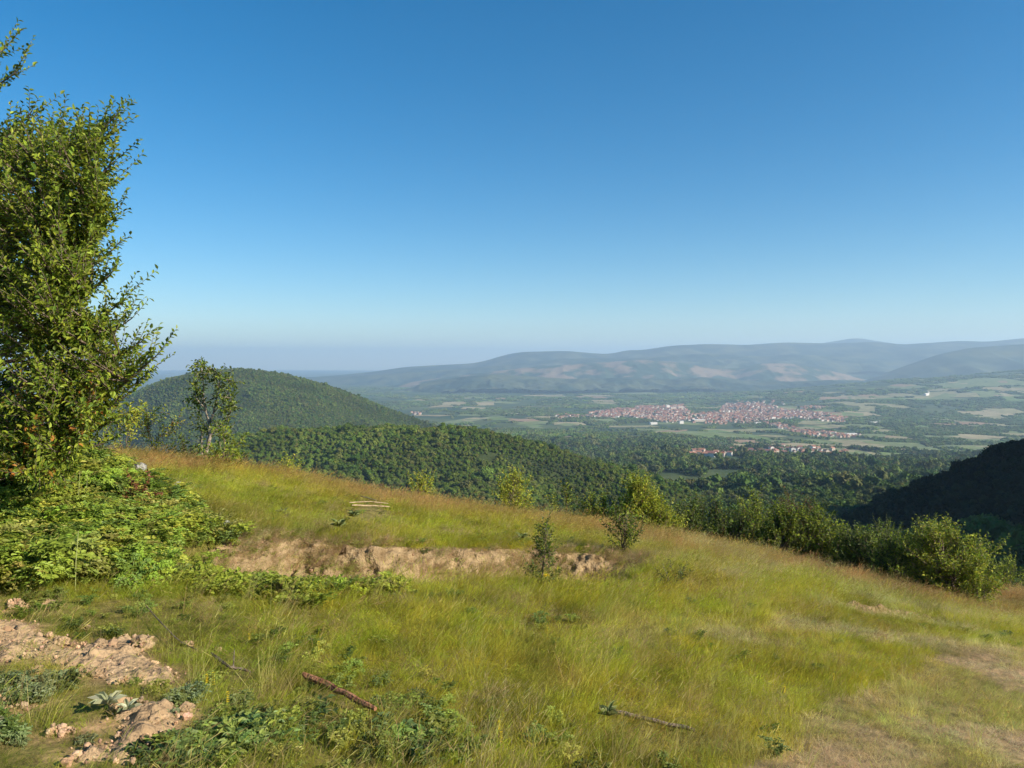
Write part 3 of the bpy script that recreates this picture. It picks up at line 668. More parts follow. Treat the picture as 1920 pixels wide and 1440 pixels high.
for i in range(NI, len(TP)):
    w, l, h, r = (rng.uniform(10, 17), rng.uniform(9, 13), rng.uniform(6, 12), rng.uniform(2., 3.)); wv, wf, rv, rf = house_parts(w, l, h, r)
    c, s_ = math.cos(ang[i]), math.sin(ang[i]); R = np.array([[c, s_, 0], [-s_, c, 0], [0, 0, 1]]); o_ = np.array((TP[i, 0], TP[i, 1], TZ[i])); mw = int(rng.choice([0, 1, 1, 2, 2])); mr = 3 + int(rng.integers(0, 3))
    wv = wv @ R + o_; g.add(wv, wf[0], m=mw); g.add(wv, wf[1], m=mw); g.add(rv @ R + o_, rf, m=mr)
link('town_houses', g.mesh('town_houses', MW + MR), label='far side of the town, a dense mass of red roofed houses', cat='houses', kind='stuff')
print('town houses', len(TP))

# ------------------------------------------------------------------ trees and bushes near by
UP = np.array((0, 0, 1.))
def bez(a, b, c, n):
    t = np.linspace(0, 1, n)[:, None]; return a * (1 - t) ** 2 + 2 * b * t * (1 - t) + c * t * t
class Plant:
    def __init__(s, cols): s.w = Geo(); s.P = []; s.D = []; s.N = []; s.L = []; s.C = []; s.cols = cols
    def limb(s, path, r0, r1, sides=5, m=0):
        s.w.add(*tube(path, np.linspace(r0, r1, len(path)), sides), m=m)
    def shoots(s, path, start, gap, length, leaf, up=.5, out=.6, spread=.6, leafgap=.55, tw=.004, cols=None, centre=None):
        seg = np.linalg.norm(np.diff(path, axis=0), axis=1); tot = seg.sum(); k = max(2, int(tot * (1 - start) / gap))
        cum = np.concatenate([[0], np.cumsum(seg)]) / max(tot, 1e-6); ts = start + (1 - start) * (np.arange(k) + rng.random(k) * .6) / k; ts[-1] = .995
        for t in ts:
            p = np.array([np.interp(t, cum, path[:, i]) for i in range(3)]); q = np.array([np.interp(min(1, t + .05), cum, path[:, i]) for i in range(3)])
            q0 = np.array([np.interp(max(0, t - .05), cum, path[:, i]) for i in range(3)])
            d = norm(q - q0) * out + UP * up + rand_dirs(1)[0] * spread; d = norm(d)
            if t > .99: d = norm(norm(q - q0) + UP * up * .5 + rand_dirs(1)[0] * .2)
            Ls = length * rng.uniform(.55, 1.25); n = 5
            bend = UP * up * .25 + rand_dirs(1)[0] * .2
            sp = p + np.linspace(0, 1, n)[:, None] * d * Ls + (np.linspace(0, 1, n) ** 2)[:, None] * bend * Ls
            s.w.add(*tube(sp, np.linspace(tw, tw * .35, n), 3))
            nl = max(4, int(Ls / (leaf * leafgap))); tt = np.linspace(.08, 1, nl)
            P = np.stack([np.interp(tt, np.linspace(0, 1, n), sp[:, i]) for i in range(3)], -1)
            side = norm(np.cross(d, rand_dirs(1)[0])); alt = np.where(np.arange(nl) % 2 == 0, 1., -1.)[:, None]
            D_ = norm(d * .75 + side * alt * .8 + rand_dirs(nl) * .45 + UP * -.12); N_ = norm(UP * .9 + rand_dirs(nl) * .7 - D_ * .1)
            s.P.append(P); s.D.append(D_); s.N.append(N_); s.L.append(leaf * rng.uniform(.6, 1.2, nl)); s.C.append(pick_cols(cols if cols is not None else s.cols, nl, .17))
    def finish(s, name, label, cat, base, group=None, aspect=.5, bark=None, crown='crown', trunk='trunk'):
        base = np.asarray(base, float); t = thing(name, label, cat, base, group)
        s.w.V = [v - base for v in s.w.V]
        link(trunk, s.w.mesh(trunk, [bark or M_BARK], True), t)
        P = np.concatenate(s.P) - base; L_ = np.concatenate(s.L); C = np.concatenate(s.C)
        V, Fq = leaf_geo(P, np.concatenate(s.D), np.concatenate(s.N), L_, L_ * aspect)
        link(crown, mk_mesh(crown, V, Fq, [M_LEAF], np.repeat(C, 6, 0)), t)
        return t

GREEN = [(.17, .225, .02), (.21, .26, .025), (.14, .195, .02), (.26, .30, .03), (.10, .15, .02)]
LIME = [(.34, .36, .035), (.40, .40, .045), (.27, .31, .032), (.22, .26, .03)]
DEEP = [(.065, .10, .02), (.085, .12, .024), (.05, .08, .018), (.10, .135, .026)]

# the big plum tree at the edge
def big_tree():
    base = np.array((-6.15, 8.7, float(gz(-6.15, 8.7)))); pl = Plant(GREEN)
    top = at(-90, 60, 8.9); n = 9
    tr = base + (top - base) * np.linspace(-.02, 1, n)[:, None]; tr[:, 0] += np.sin(np.linspace(0, 5, n)) * .12
    pl.limb(tr, .17, .03, 8)
    edge = np.array([(90, 0), (150, 10), (215, 20), (232, 200), (240, 210), (300, 222), (400, 228), (450, 205), (510, 222), (550, 190), (600, 235), (660, 280), (700, 275), (760, 230), (800, 200), (880, 150)])
    tips = [(250, 214, 8.3), (205, 250, 8.6), (60, 208, 8.6), (148, 236, 8.8), (96, 260, 8.4), (245, 302, 8.0), (236, 345, 8.7), (246, 400, 8.2), (238, 515, 7.8), (266, 558, 8.4), (278, 596, 8.1), (322, 668, 7.9), (300, 705, 8.3), (38, 128, 8.8), (10, 88, 8.9), (-40, 40, 8.7), (262, 745, 8.2), (225, 440, 8.6), (236, 250, 8.2), (240, 470, 8.4), (296, 640, 8.2), (285, 690, 8.6), (240, 790, 8.4), (228, 830, 8.8)]
    tips = [at(a_ - (30 if a_ > 100 else 0), b_, c_) for a_, b_, c_ in tips]; mains = []
    def attach(tip, pts):
        d = np.linalg.norm((pts - tip)[:, :2], axis=1); tgt = tip[2] - .42 * d
        sc = np.abs(pts[:, 2] - tgt) + .35 * np.linalg.norm(pts - tip, axis=1); return pts[np.argmin(sc)]
    trp = np.stack([np.interp(np.linspace(.12, .9, 60), np.linspace(0, 1, n), tr[:, i]) for i in range(3)], -1)
    for t_ in tips:
        a = attach(t_, trp); L_ = np.linalg.norm(t_ - a)
        c = a + (t_ - a) * .55 + np.array((.05, 0, -.10 * L_)) + rand_dirs(1)[0] * .06 * L_
        mains.append((bez(a, c, t_, 14), .026 * (.5 + L_ / 4)))
    allp = np.concatenate([m_[0][4:12] for m_ in mains])
    fill = []
    for _ in range(700):
        ly = rng.integers(0, 10); py = np.clip((268, 335, 402, 470, 540, 612, 684, 756, 825, 885)[ly] + rng.normal() * 15, 248, 915); e = np.interp(py, edge[:, 0], edge[:, 1]); px = e - 36 - abs(rng.normal()) * 130 if rng.random() < .72 else rng.uniform(-260, e - 30)
        d_ = rng.uniform(7.0, 10.3) if px < 120 else rng.uniform(7.4, 9.4); t_ = at(px, py, d_)
        if t_[2] < gz(t_[0], t_[1]) + .15: continue
        a = attach(t_, np.concatenate([allp, trp[:40]])); L_ = np.linalg.norm(t_ - a)
        if L_ > 2.6: a = t_ + (a - t_) / L_ * 2.6; L_ = 2.6
        c = a + (t_ - a) * .5 + np.array((0, 0, -.12 * L_)) + rand_dirs(1)[0] * .08 * L_
        fill.append((bez(a, c, t_, 9), .014 * (.6 + L_ / 2)))
    for p, r in mains: pl.limb(p, r, .006, 6); pl.shoots(p, .36, .045, .34, .062, up=.36, out=.9, spread=.5, leafgap=.4)
    AUT = [(.30, .12, .02), (.36, .18, .03), (.20, .14, .02)] + GREEN * 2
    for p, r in fill:
        pu, pv = to_px(*p[-1]); au = (700 < pv) and rng.random() < .5
        pl.limb(p, r, .004, 5); pl.shoots(p, .12, .060, .26, .064, up=.22, out=.75, spread=.55, leafgap=.40, cols=AUT if au else None)
    t_ = pl.finish('plum_tree', 'tall leafy plum tree leaning in over the bramble thicket', 'tree', base, aspect=.52)
    print('big tree leaves', sum(len(p) for p in pl.P))
big_tree()

def tree(name, label, cat, base, h, r, shape='round', nl=40, leaf=.06, cols=GREEN, gap=.09, shoot=.28, t0=.15, lean=(0, 0), bark=None, tr=.05, group=None, up=.28, leafgap=.6, start=.3, stems=1):
    leaf *= 1.25; gap *= .75; leafgap *= .72
    base = np.asarray(base, float); pl = Plant(cols); trunks = []
    for k in range(stems):
        a = rng.uniform(0, 6.28); off = np.array((math.cos(a), math.sin(a), 0)) * r * .35 * (stems > 1)
        top = base + np.array((lean[0], lean[1], h * .93)) + off; n = 8; trp = base + (top - base) * np.linspace(-.03, 1, n)[:, None]
        trp[1:-1] += rand_dirs(n - 2) * h * .022; pl.limb(trp, tr, tr * .15, 6); trunks.append(trp)
        pl.shoots(trp, .7, gap, shoot, leaf, up=up, out=.7, leafgap=leafgap)
    for k in range(nl):
        v = rng.random() ** .85; t_ = t0 + (1 - t0) * v
        if shape == 'cone': e = r * (1 - .82 * v) * (.55 + .45 * min(1, v * 6))
        elif shape == 'round': e = r * math.sqrt(max(.06, 1 - (2 * v - .85) ** 2 * .9))
        elif shape == 'vase': e = r * (.35 + .65 * v)
        else: e = r * rng.uniform(.5, 1)
        a = rng.uniform(0, 6.283); q = e * math.sqrt(rng.uniform(.15, 1)) * rng.uniform(.8, 1.12); trp = trunks[k % stems]
        ax = np.array([np.interp(t_, np.linspace(0, 1, len(trp)), trp[:, i]) for i in range(3)])
        tip = ax + np.array((math.cos(a) * q, math.sin(a) * q, 0)); tip[2] = base[2] + h * t_
        ta = max(.03, t_ - (.55 if shape != 'cone' else .25) * q / h - .1); st = np.array([np.interp(ta, np.linspace(0, 1, len(trp)), trp[:, i]) for i in range(3)])
        c = (st + tip) / 2 + np.array((0, 0, -.08 * q)) + rand_dirs(1)[0] * .1 * q
        p = bez(st, c, tip, 8); pl.limb(p, tr * .32, tr * .06, 4); pl.shoots(p, start, gap, shoot, leaf, up=up, leafgap=leafgap, tw=.003)
    return pl.finish(name, label, cat, base, group, bark=bark)
def on(px, d, dz=0.):
    X = ray(px, 700)[0]; return np.array((X * d, d, float(gz(X * d, d)) + dz))
def hpx(top, base, d): return (base - top) / F * d

# slender pale tree with its companion stem and bush
b = G(386, 862)
def slender():
    d = b[1]; pl = Plant(DEEP + GREEN[:2])
    S = lambda x, y, dd=0.: at(x, y, d + dd)
    t1 = np.array([S(386, 868), S(387, 845), S(392, 826), S(394, 815)]); pl.limb(t1, .058, .048, 7)
    forks = [[S(393, 818), S(392, 795, .1), S(386, 770), S(382, 745), S(381, 715), S(378, 690)], [S(394, 816), S(402, 806), S(414, 796, -.1), S(424, 788), S(432, 775)],
             [S(390, 800), S(400, 775, .2), S(406, 750, .2), S(410, 725), S(412, 702)], [S(383, 756), S(374, 740), S(366, 725), S(362, 712)], [S(402, 772, .2), S(418, 755), S(428, 738), S(430, 715)], [S(384, 765), S(372, 752, -.2), S(366, 742)], [S(414, 796), S(425, 770, .3), S(436, 748)]]
    for i, f_ in enumerate(forks):
        f_ = np.array(f_); pl.limb(f_, [.04, .034, .032, .018, .02, .015, .015][i], .008, 6)
        pl.shoots(f_, .45 if i != 1 else .6, .06, .24, .11, up=.2, spread=.9, leafgap=.5)
    for (x, y) in [(378, 682), (370, 684), (392, 690), (366, 700), (384, 700), (410, 705), (424, 712), (436, 716), (400, 716), (418, 728), (440, 742), (430, 756), (412, 745), (364, 722), (372, 736), (362, 752), (368, 772), (378, 790), (400, 790), (416, 775), (428, 770), (438, 762), (385, 806), (396, 760), (420, 790), (372, 802), (410, 808)]:
        tip = S(x, y, rng.uniform(-.5, .5)); src = min((q for f_ in forks for q in f_), key=lambda q: np.linalg.norm(q - tip) + max(0, q[2] - tip[2]))
        p = bez(src, (src + tip) / 2 + np.array((0, 0, .05)), tip, 6); pl.limb(p, .012, .005, 4); pl.shoots(p, .25, .036, .26, .10, up=.1, spread=1.0, leafgap=.36)
    pl.finish('slender_tree', 'slender pale barked tree with open crown on the brow of the meadow', 'tree', b, bark=M_PALEBARK, aspect=.55)
slender()
p = np.array([at(379, 858, b[1] - .1), at(378, 835, b[1] - .1), at(379, 805, b[1] - .05)])
link('dead_stem', mk_mesh('dead_stem', *tube(p, [.026, .022, .015], 6), [M_PALEBARK], None, True), label='bare pale stem standing beside the slender tree', cat='stem')
tree('bush', 'leafy bush at the foot of the slender tree', 'bush', G(425, 866), 1.0, .62, 'round', 26, .08, GREEN, t0=.05, tr=.02, stems=3)
tree('bush', 'low bush left of the slender trunk, trailing over the grass', 'bush', G(352, 860), .55, .5, 'round', 14, .08, DEEP, t0=.05, tr=.015, stems=3)
tree('shrub', 'wispy shrub between the plum tree and the slender tree', 'shrub', on(290, 21.5), 1.35, .75, 'vase', 16, .075, LIME + [(.28, .17, .04)], tr=.02, stems=3, shoot=.3, bark=M_PALEBARK)
tree('shrub', 'yellowish shrub emerging from behind the plum tree', 'shrub', on(232, 20.5), 1.3, .7, 'vase', 16, .075, LIME, tr=.02, stems=3)
# bushes along the brow: base stands just behind the crest
def brow(name, label, px, top, wpx, d, shape='round', nl=40, cols=LIME, leaf=.07, **k):
    bb = on(px, d); h = at(px, top, d)[2] - bb[2]
    return tree(name, label, name.split('_')[-1], bb, h, wpx / F * d / 2, shape, nl, leaf, cols, **k)
brow('bush', 'small yellow green bush peeping over the brow beneath the long ridge', 545, 865, 46, 24, nl=24, tr=.02, stems=3)
brow('bush', 'yellow green bush peeping over the middle of the brow', 790, 893, 66, 24, nl=34, tr=.025, stems=3)
brow('small_tree', 'bright lime green small tree alone on the brow', 962, 889, 84, 23.5, 'round', 60, tr=.04, t0=.2, gap=.08)
brow('sapling', 'thin upright sapling on the brow beside the lime tree', 1062, 918, 34, 23.5, 'cone', 20, DEEP + LIME[2:], tr=.02)
brow('sapling', 'short thin sapling on the brow left of the upright one', 1036, 938, 34, 23.5, 'round', 14, LIME[1:], tr=.015)
brow('bush', 'low rounded bush on the brow beside the conical tree', 1122, 932, 90, 24, nl=44, cols=GREEN + LIME[:2], tr=.03, stems=3)
brow('small_tree', 'conical bright green tree, tallest on the brow', 1200, 903, 185, 23.5, 'cone', 190, LIME + GREEN[:2], tr=.06, t0=.04, gap=.08, leaf=.07)
brow('bush', 'leafy bush leaning against the conical tree', 1248, 958, 60, 23, nl=36, cols=LIME[1:], tr=.025, stems=3)
bb = G(1168, 1038); tree('bush', 'small dark bush standing in the open meadow below the conical tree', 'bush', bb, hpx(962, 1038, bb[1]), 27 / F * bb[1], 'round', 34, .05, GREEN + DEEP, gap=.07, shoot=.2, t0=.08, tr=.018, stems=3, lean=(.02, 0))
bb = G(1016, 1098); tree('sapling', 'thorny sapling growing on the cut bank', 'sapling', bb, hpx(985, 1098, bb[1]), 34 / F * bb[1], 'cone', 34, .035, DEEP + GREEN[:2], gap=.045, shoot=.15, t0=.04, tr=.010, stems=2, up=.3)
bb = G(1262, 1104); tree('low_shrub', 'sprawling dark twiggy shrub in the grass right of the bank', 'shrub', bb, .22, .28, 'open', 12, .03, DEEP, gap=.06, shoot=.12, t0=.1, tr=.006, stems=3)
bb = G(1790, 1126); tree('small_tree', 'broad spreading tree at the right end of the meadow', 'tree', bb, hpx(985, 1126, bb[1]), 100 / F * bb[1], 'round', 150, .065, LIME + GREEN + GREEN, gap=.085, shoot=.26, t0=.10, tr=.06, stems=4, lean=(-.1, 0))
bb = on(1690, 20.5); tree('bush', 'dark bush against the left side of the broad tree', 'bush', bb, hpx(1012, 1092, 20.5), .85, 'round', 70, .065, DEEP + GREEN[:2], t0=.05, tr=.03, stems=3)
bb = on(1846, 19.0); tree('bush', 'small bright bush under the right side of the broad tree', 'bush', bb, .7, .45, 'round', 24, .06, LIME[1:] + GREEN, t0=.05, tr=.02, stems=3)
HEDGE = [(1292, 958, 60, 26, 'dark leafy tree at the upper end of the hedge'), (1330, 938, 80, 30, 'round dark tree in the hedge beside the upper end'), (1372, 964, 80, 27, 'dark tree with pale shoots at its foot in the hedge'),
         (1420, 938, 96, 29, 'tall green tree rising in the hedge'), (1462, 956, 60, 26, 'leafy hedge tree beside the brown one'), (1492, 938, 80, 30, 'brownish tree in the middle of the hedge'),
         (1530, 962, 60, 26, 'green hedge tree below the brown one'), (1572, 984, 80, 27, 'dark hedge tree near the lower end'), (1612, 998, 80, 25, 'bushy hedge tree at the lower end'), (1650, 1004, 70, 24, 'last hedge tree before the broad tree'),
         (1680, 985, 110, 34, 'dark round tree behind the lower hedge'), (1745, 978, 110, 38, 'dark tree behind the broad tree'), (1560, 945, 100, 36, 'tall dark tree behind the hedge'), (1850, 1018, 110, 36, 'green tree behind the right side of the broad tree'), (1905, 1052, 90, 34, 'green tree at the right edge of the frame')]
for i, (px, top, w, d, lab) in enumerate(HEDGE):
    bb = on(px, d) if d < 44 else None; h = at(px, top, d)[2] - bb[2]
    cols = DEEP + GREEN[:1] if i not in (3, 4, 6, 13, 14) else GREEN + DEEP[:2]
    if i == 5: cols = [(.11, .085, .03), (.13, .09, .035), (.07, .085, .02)]
    tree('hedge_tree', lab, 'tree', bb, h, w / F * d * .72, 'round', 130, .085, cols, gap=.13, shoot=.36, t0=.12, tr=.07, stems=2, group='trees of the hedge below the meadow', leafgap=.6)

# ------------------------------------------------------------------ sticks, logs, stone, clods
def stick(name, label, cat, pts, rad, m, lift=.02, sides=7, extra=()):
    P = np.array([G(*q) + np.array((0, 0, lift + (q[2] if len(q) > 2 else 0))) if False else (lambda g_: np.array((g_[0], g_[1], g_[2] + lift)))(G(q[0], q[1])) for q in pts])
    n = 12; t = np.linspace(0, 1, n); tt = np.linspace(0, 1, len(P)); path = np.stack([np.interp(t, tt, P[:, i]) for i in range(3)], -1)
    path += rng.normal(size=path.shape) * rad * .18; r = rad * np.interp(t, [0, .05, .9, 1], [.6, 1, .9, .6]) * (1 + rng.normal(size=n) * .07)
    V, Fq = tube(path, r, sides)
    caps = [np.arange(sides)[::-1][None], (np.arange(sides) + (n - 1) * sides)[None]]
    base = path.mean(0); Fs = [Fq] + caps; V = [V]; off = n * sides
    for (p0, p1, rr) in extra:
        a, b2 = np.array(path[int(p0 * (n - 1))]), None; b2 = (lambda g_: np.array((g_[0], g_[1], g_[2] + lift + .03)))(G(*p1))
        v2, f2 = tube(bez(a, (a + b2) / 2 + np.array((0, 0, .03)), b2, 5), np.linspace(rr, rr * .5, 5), 5); V.append(v2); Fs.append(f2 + off); off += len(v2)
    return link(name, mk_mesh(name, np.concatenate(V) - base, Fs, [m], None, False), None, base, label, cat)
stick('fallen_branch', 'reddish brown broken branch lying in the near grass', 'branch', [(567, 1288), (610, 1305), (650, 1325), (704, 1358)], .021, M_REDWOOD, .075)
stick('rotting_branch', 'grey rotting branch half sunk in the grass towards the path', 'branch', [(1125, 1338), (1180, 1352), (1240, 1366), (1302, 1382)], .015, M_GREYWOOD, .035)
stick('twig', 'dark forked twig beside the soil patch', 'twig', [(396, 1238), (430, 1268), (452, 1270), (470, 1278)], .010, M_BARK, .05, 5, [(.5, (440, 1240), .005)])
stick('twig', 'thin straight twig leaning across the grass above the soil patch', 'twig', [(272, 1152), (300, 1185), (340, 1225), (372, 1240)], .005, M_GREYWOOD, .07, 5)
stick('cut_pole', 'pale dry pole, lower of the two lying on the upper meadow', 'pole', [(660, 961), (700, 962), (730, 964)], .014, M_DRYWOOD, .14)
stick('cut_pole', 'pale dry pole, upper of the two lying on the upper meadow', 'pole', [(655, 957), (690, 955), (729, 958)], .010, M_DRYWOOD, .15)
stick('twig', 'thin dry twig slanting above the pale poles', 'twig', [(676, 949), (690, 953), (706, 957)], .010, M_DRYWOOD, .2)
IV2, IF2 = ico(2)
def lumpy(r, seed, sq=(1, 1, .7), rough=.35):
    V = IV2 * 1.0; n1 = fbm(V[:, 0] * 1.6 + seed, V[:, 1] * 1.6 + V[:, 2] * 2.1, seed, 3) - .5; n2 = fbm(V[:, 0] * 4 + V[:, 2] * 3, V[:, 1] * 4 - seed, seed + 3, 2) - .5
    return V * (1 + rough * 2 * n1 + rough * 1.1 * n2)[:, None] * np.array(sq) * r
for i, (px, py, rp, lab) in enumerate([(268, 1213, 24, 'large cracked clod of tan earth on the edge of the soil patch'), (248, 1232, 15, 'smaller clod of earth tucked against the large cracked one'), (86, 1140, 17, 'lone clod of earth in the grass above the soil patch'),
        (352, 1214, 12, 'small round clod alone in the grass beside the twig'), (222, 1334, 20, 'clod of earth beside the silvery plant'), (292, 1362, 26, 'split reddish clod with a dark crack near the bottom'), (464, 1374, 15, 'reddish clod among the broad leaved weeds'),
        (500, 1380, 14, 'flat tan clod among the broad leaved weeds'), (110, 1212, 18, 'rounded lump on the soil patch beside two dark holes'), (190, 1215, 14, 'crumbly lump in the middle of the soil patch'), (350, 1335, 13, 'small clod right of the split reddish clod'), (160, 1182, 10, 'tiny pinkish clod in the grass above the soil patch'), (70, 1262, 13, 'crumbly lump at the lower side of the soil patch'), (180, 1268, 13, 'lump of earth at the lower right side of the soil patch'), (408, 1222, 8, 'tiny clod farther into the meadow from the round one')]):
    g_ = G(px, py); r = rp / F * g_[1]
    o = link('earth_clod', mk_mesh('earth_clod', lumpy(r * .85, 300 + i * 7, (1.1, .95, .7), .62), IF2, [M_SOIL], None, False), None, g_ + np.array((0, 0, r * .3)), lab, 'clod', 'clods of earth'); o.rotation_euler.z = rng.uniform(0, 6)
g_ = G(261, 890); r = 11 / F * g_[1]
link('stone', mk_mesh('stone', lumpy(r, 77, (1.2, 1, .9), .25), IF2, [M_STONE], None, False), None, g_ + np.array((0, 0, .12)), 'dark grey stone with a white face above the thicket', 'stone')

# ------------------------------------------------------------------ grass
def crumbs():
    P = []
    for poly in SOILS:
        p = np.array(poly); n = int(2600 * max(.15, (np.ptp(p[:, 0]) * np.ptp(p[:, 1])) / 4)); X = rng.uniform(p[:, 0].min(), p[:, 0].max(), n); Y = rng.uniform(p[:, 1].min(), p[:, 1].max(), n)
        ok = soil_mask(X, Y) > .5; P.append(np.stack([X[ok], Y[ok], gz(X[ok], Y[ok]) + .004 + .03 * rng.random(ok.sum())], -1))
    x = rng.uniform(BANK[:, 0].min() + .3, BANK[:, 0].max() - .6, 1500); s_ = rng.uniform(.1, .95, 1500) ** .7; y = bank_s(x, x * 0) - s_
    P.append(np.stack([x, y, gz(x, y) + .01], -1)); P = np.concatenate(P); n = len(P); k = len(P) - 1500
    sc = rng.lognormal(math.log(.0060), .60, n)
    m_, nn, ll, bb_ = mat('soil_crumb'); at_ = nn.new('ShaderNodeAttribute'); at_.attribute_type = 'INSTANCER'; at_.attribute_name = 'tint'; ll.new(at_.outputs['Color'], bb_.inputs['Base Color']); bb_.inputs['Roughness'].default_value = .95
    co = proto_set('crumb', [mk_mesh('crumb_%d' % i, lumpy(1, 500 + i * 3, (1, .9, .75), .5)[:42], ico(1)[1], [m_], None, False) for i in range(4)])
    scatter('soil_crumbs', co, P, rng.uniform(0, 6, (n, 3)), sc, rng.integers(0, 4, n), pick_cols([(.36, .23, .13), (.28, .17, .10), (.42, .28, .17)], n, .15), 'loose crumbs of tan earth on the soil patch and bank', 'soil')
crumbs()
def blades(n, spread, hmin, hmax, width, lean, curl, dirjit=.8, segs=3):
    """thin bent blades leaning towards +x"""
    a = rng.uniform(0, 6.283, n); r = spread * np.sqrt(rng.random(n)); P0 = np.stack([np.cos(a) * r, np.sin(a) * r, -.02 * np.ones(n)], -1)
    h = rng.uniform(hmin, hmax, n); th = rng.normal(size=n) * dirjit; dx = np.stack([np.cos(th), np.sin(th), np.zeros(n)], -1)
    ln = lean * rng.uniform(.3, 1.5, n); cu = curl * rng.uniform(.2, 1.6, n)
    fa = rng.uniform(0, 6.283, n); W = np.stack([np.cos(fa), np.sin(fa), np.zeros(n)], -1) * width * rng.uniform(.6, 1.3, n)[:, None] * .5
    V = []
    for k in range(segs + 1):
        t = k / segs; off = dx * (h * (ln * t + cu * t * t))[:, None]; up = (h * (t - .35 * cu * t * t))[:, None] * UP
        c = P0 + off + up; w = (1 - t) ** .6
        if k < segs: V += [c - W * w, c + W * w]
        else: V += [c]
    V = np.stack(V, 1); m_ = V.shape[1]; i = np.arange(n)[:, None] * m_
    q = [i + np.array([[2 * k, 2 * k + 1, 2 * k + 3, 2 * k + 2]]) for k in range(segs - 1)]; tri = i + np.array([[2 * segs - 2, 2 * segs - 1, 2 * segs]])
    return V.reshape(-1, 3), np.concatenate(q), tri, (P0 + dx * (h * (ln + cu))[:, None] + UP * (h * (1 - .35 * cu))[:, None]), dx
def tuft(nm, n, spread, h0, h1, w, lean, curl, seeds=0, dirjit=.8):
    V, q, t, tip, dx = blades(n, spread, h0, h1, w, lean, curl, dirjit); g = Geo(); g.add(V, q); g.F.append(t); g.M.append(np.zeros(len(t)))
    if seeds:
        V, q, t, tip, dx = blades(seeds, spread, h1 * .95, h1 * 1.5, w * .6, lean * .9, curl * .7, dirjit); o = g.n; g.add(V, q); g.F.append(t + o); g.M.append(np.zeros(len(t)))
        D_ = norm(dx * .8 + UP * .6); g.add(*leaf_geo(tip - D_ * .05, D_, norm(rand_dirs(seeds)), rng.uniform(.05, .10, seeds), .0035, 0., .04))
    return g.mesh(nm, [M_GRASS])
T_MEADOW = [tuft('tuft_%d' % i, 64, .13, .05, .16, .0034, .40, .55, 3) for i in range(6)]
T_SEED = [tuft('seed_tuft_%d' % i, 44, .13, .07, .20, .0034, .38, .5, 14) for i in range(3)]
T_FLAT = [tuft('flat_tuft_%d' % i, 56, .13, .04, .12, .0036, .9, .9, 0, 1.5) for i in range(3)]
GRASS = proto_set('meadow_tuft', T_MEADOW + T_SEED + T_FLAT)       # names sort: flat? kept by index below
order = sorted([o.name for o in GRASS.objects])
# the thicket and weed outlines
THICK = plan([(-250, 868), (0, 880), (120, 882), (180, 905), (240, 930), (300, 952), (360, 985), (440, 1015), (425, 1050), (380, 1070), (300, 1085), (200, 1095), (80, 1112), (0, 1122), (-300, 1130)])
VINE = plan([(380, 1058), (470, 1045), (560, 1055), (650, 1065), (760, 1085), (740, 1110), (690, 1125), (600, 1118), (590, 1150), (555, 1150), (540, 1118), (440, 1120), (390, 1095)])
WEEDS = plan([(270, 1460), (300, 1395), (400, 1345), (470, 1330), (560, 1345), (640, 1350), (720, 1370), (800, 1385), (900, 1425), (1000, 1440), (1000, 1470)])
WEEDS2 = plan([(-200, 1265), (60, 1270), (150, 1285), (230, 1300), (330, 1300), (360, 1320), (300, 1325), (180, 1330), (160, 1400), (60, 1380), (-200, 1400)])
KEEP_CLEAR = [(px, py, r) for px, py, r in [(262, 884, 16), (690, 964, 30), (665, 964, 20), (715, 966, 22), (268, 1216, 24), (86, 1143, 18), (352, 1220, 14), (464, 1380, 20), (500, 1384, 18), (595, 1304, 14), (615, 1314, 15), (635, 1324, 16), (655, 1336, 17), (675, 1348, 17), (1200, 1362, 11), (1240, 1372, 11), (440, 1275, 20)]]
def clear_mask(x, y, z):
    u, v = to_px(x, y, z); m_ = np.zeros(x.shape, bool)
    for a, b2, r in KEEP_CLEAR: m_ |= ((u - a) / r) ** 2 + ((v - b2) / (r * .55)) ** 2 < 1
    return m_
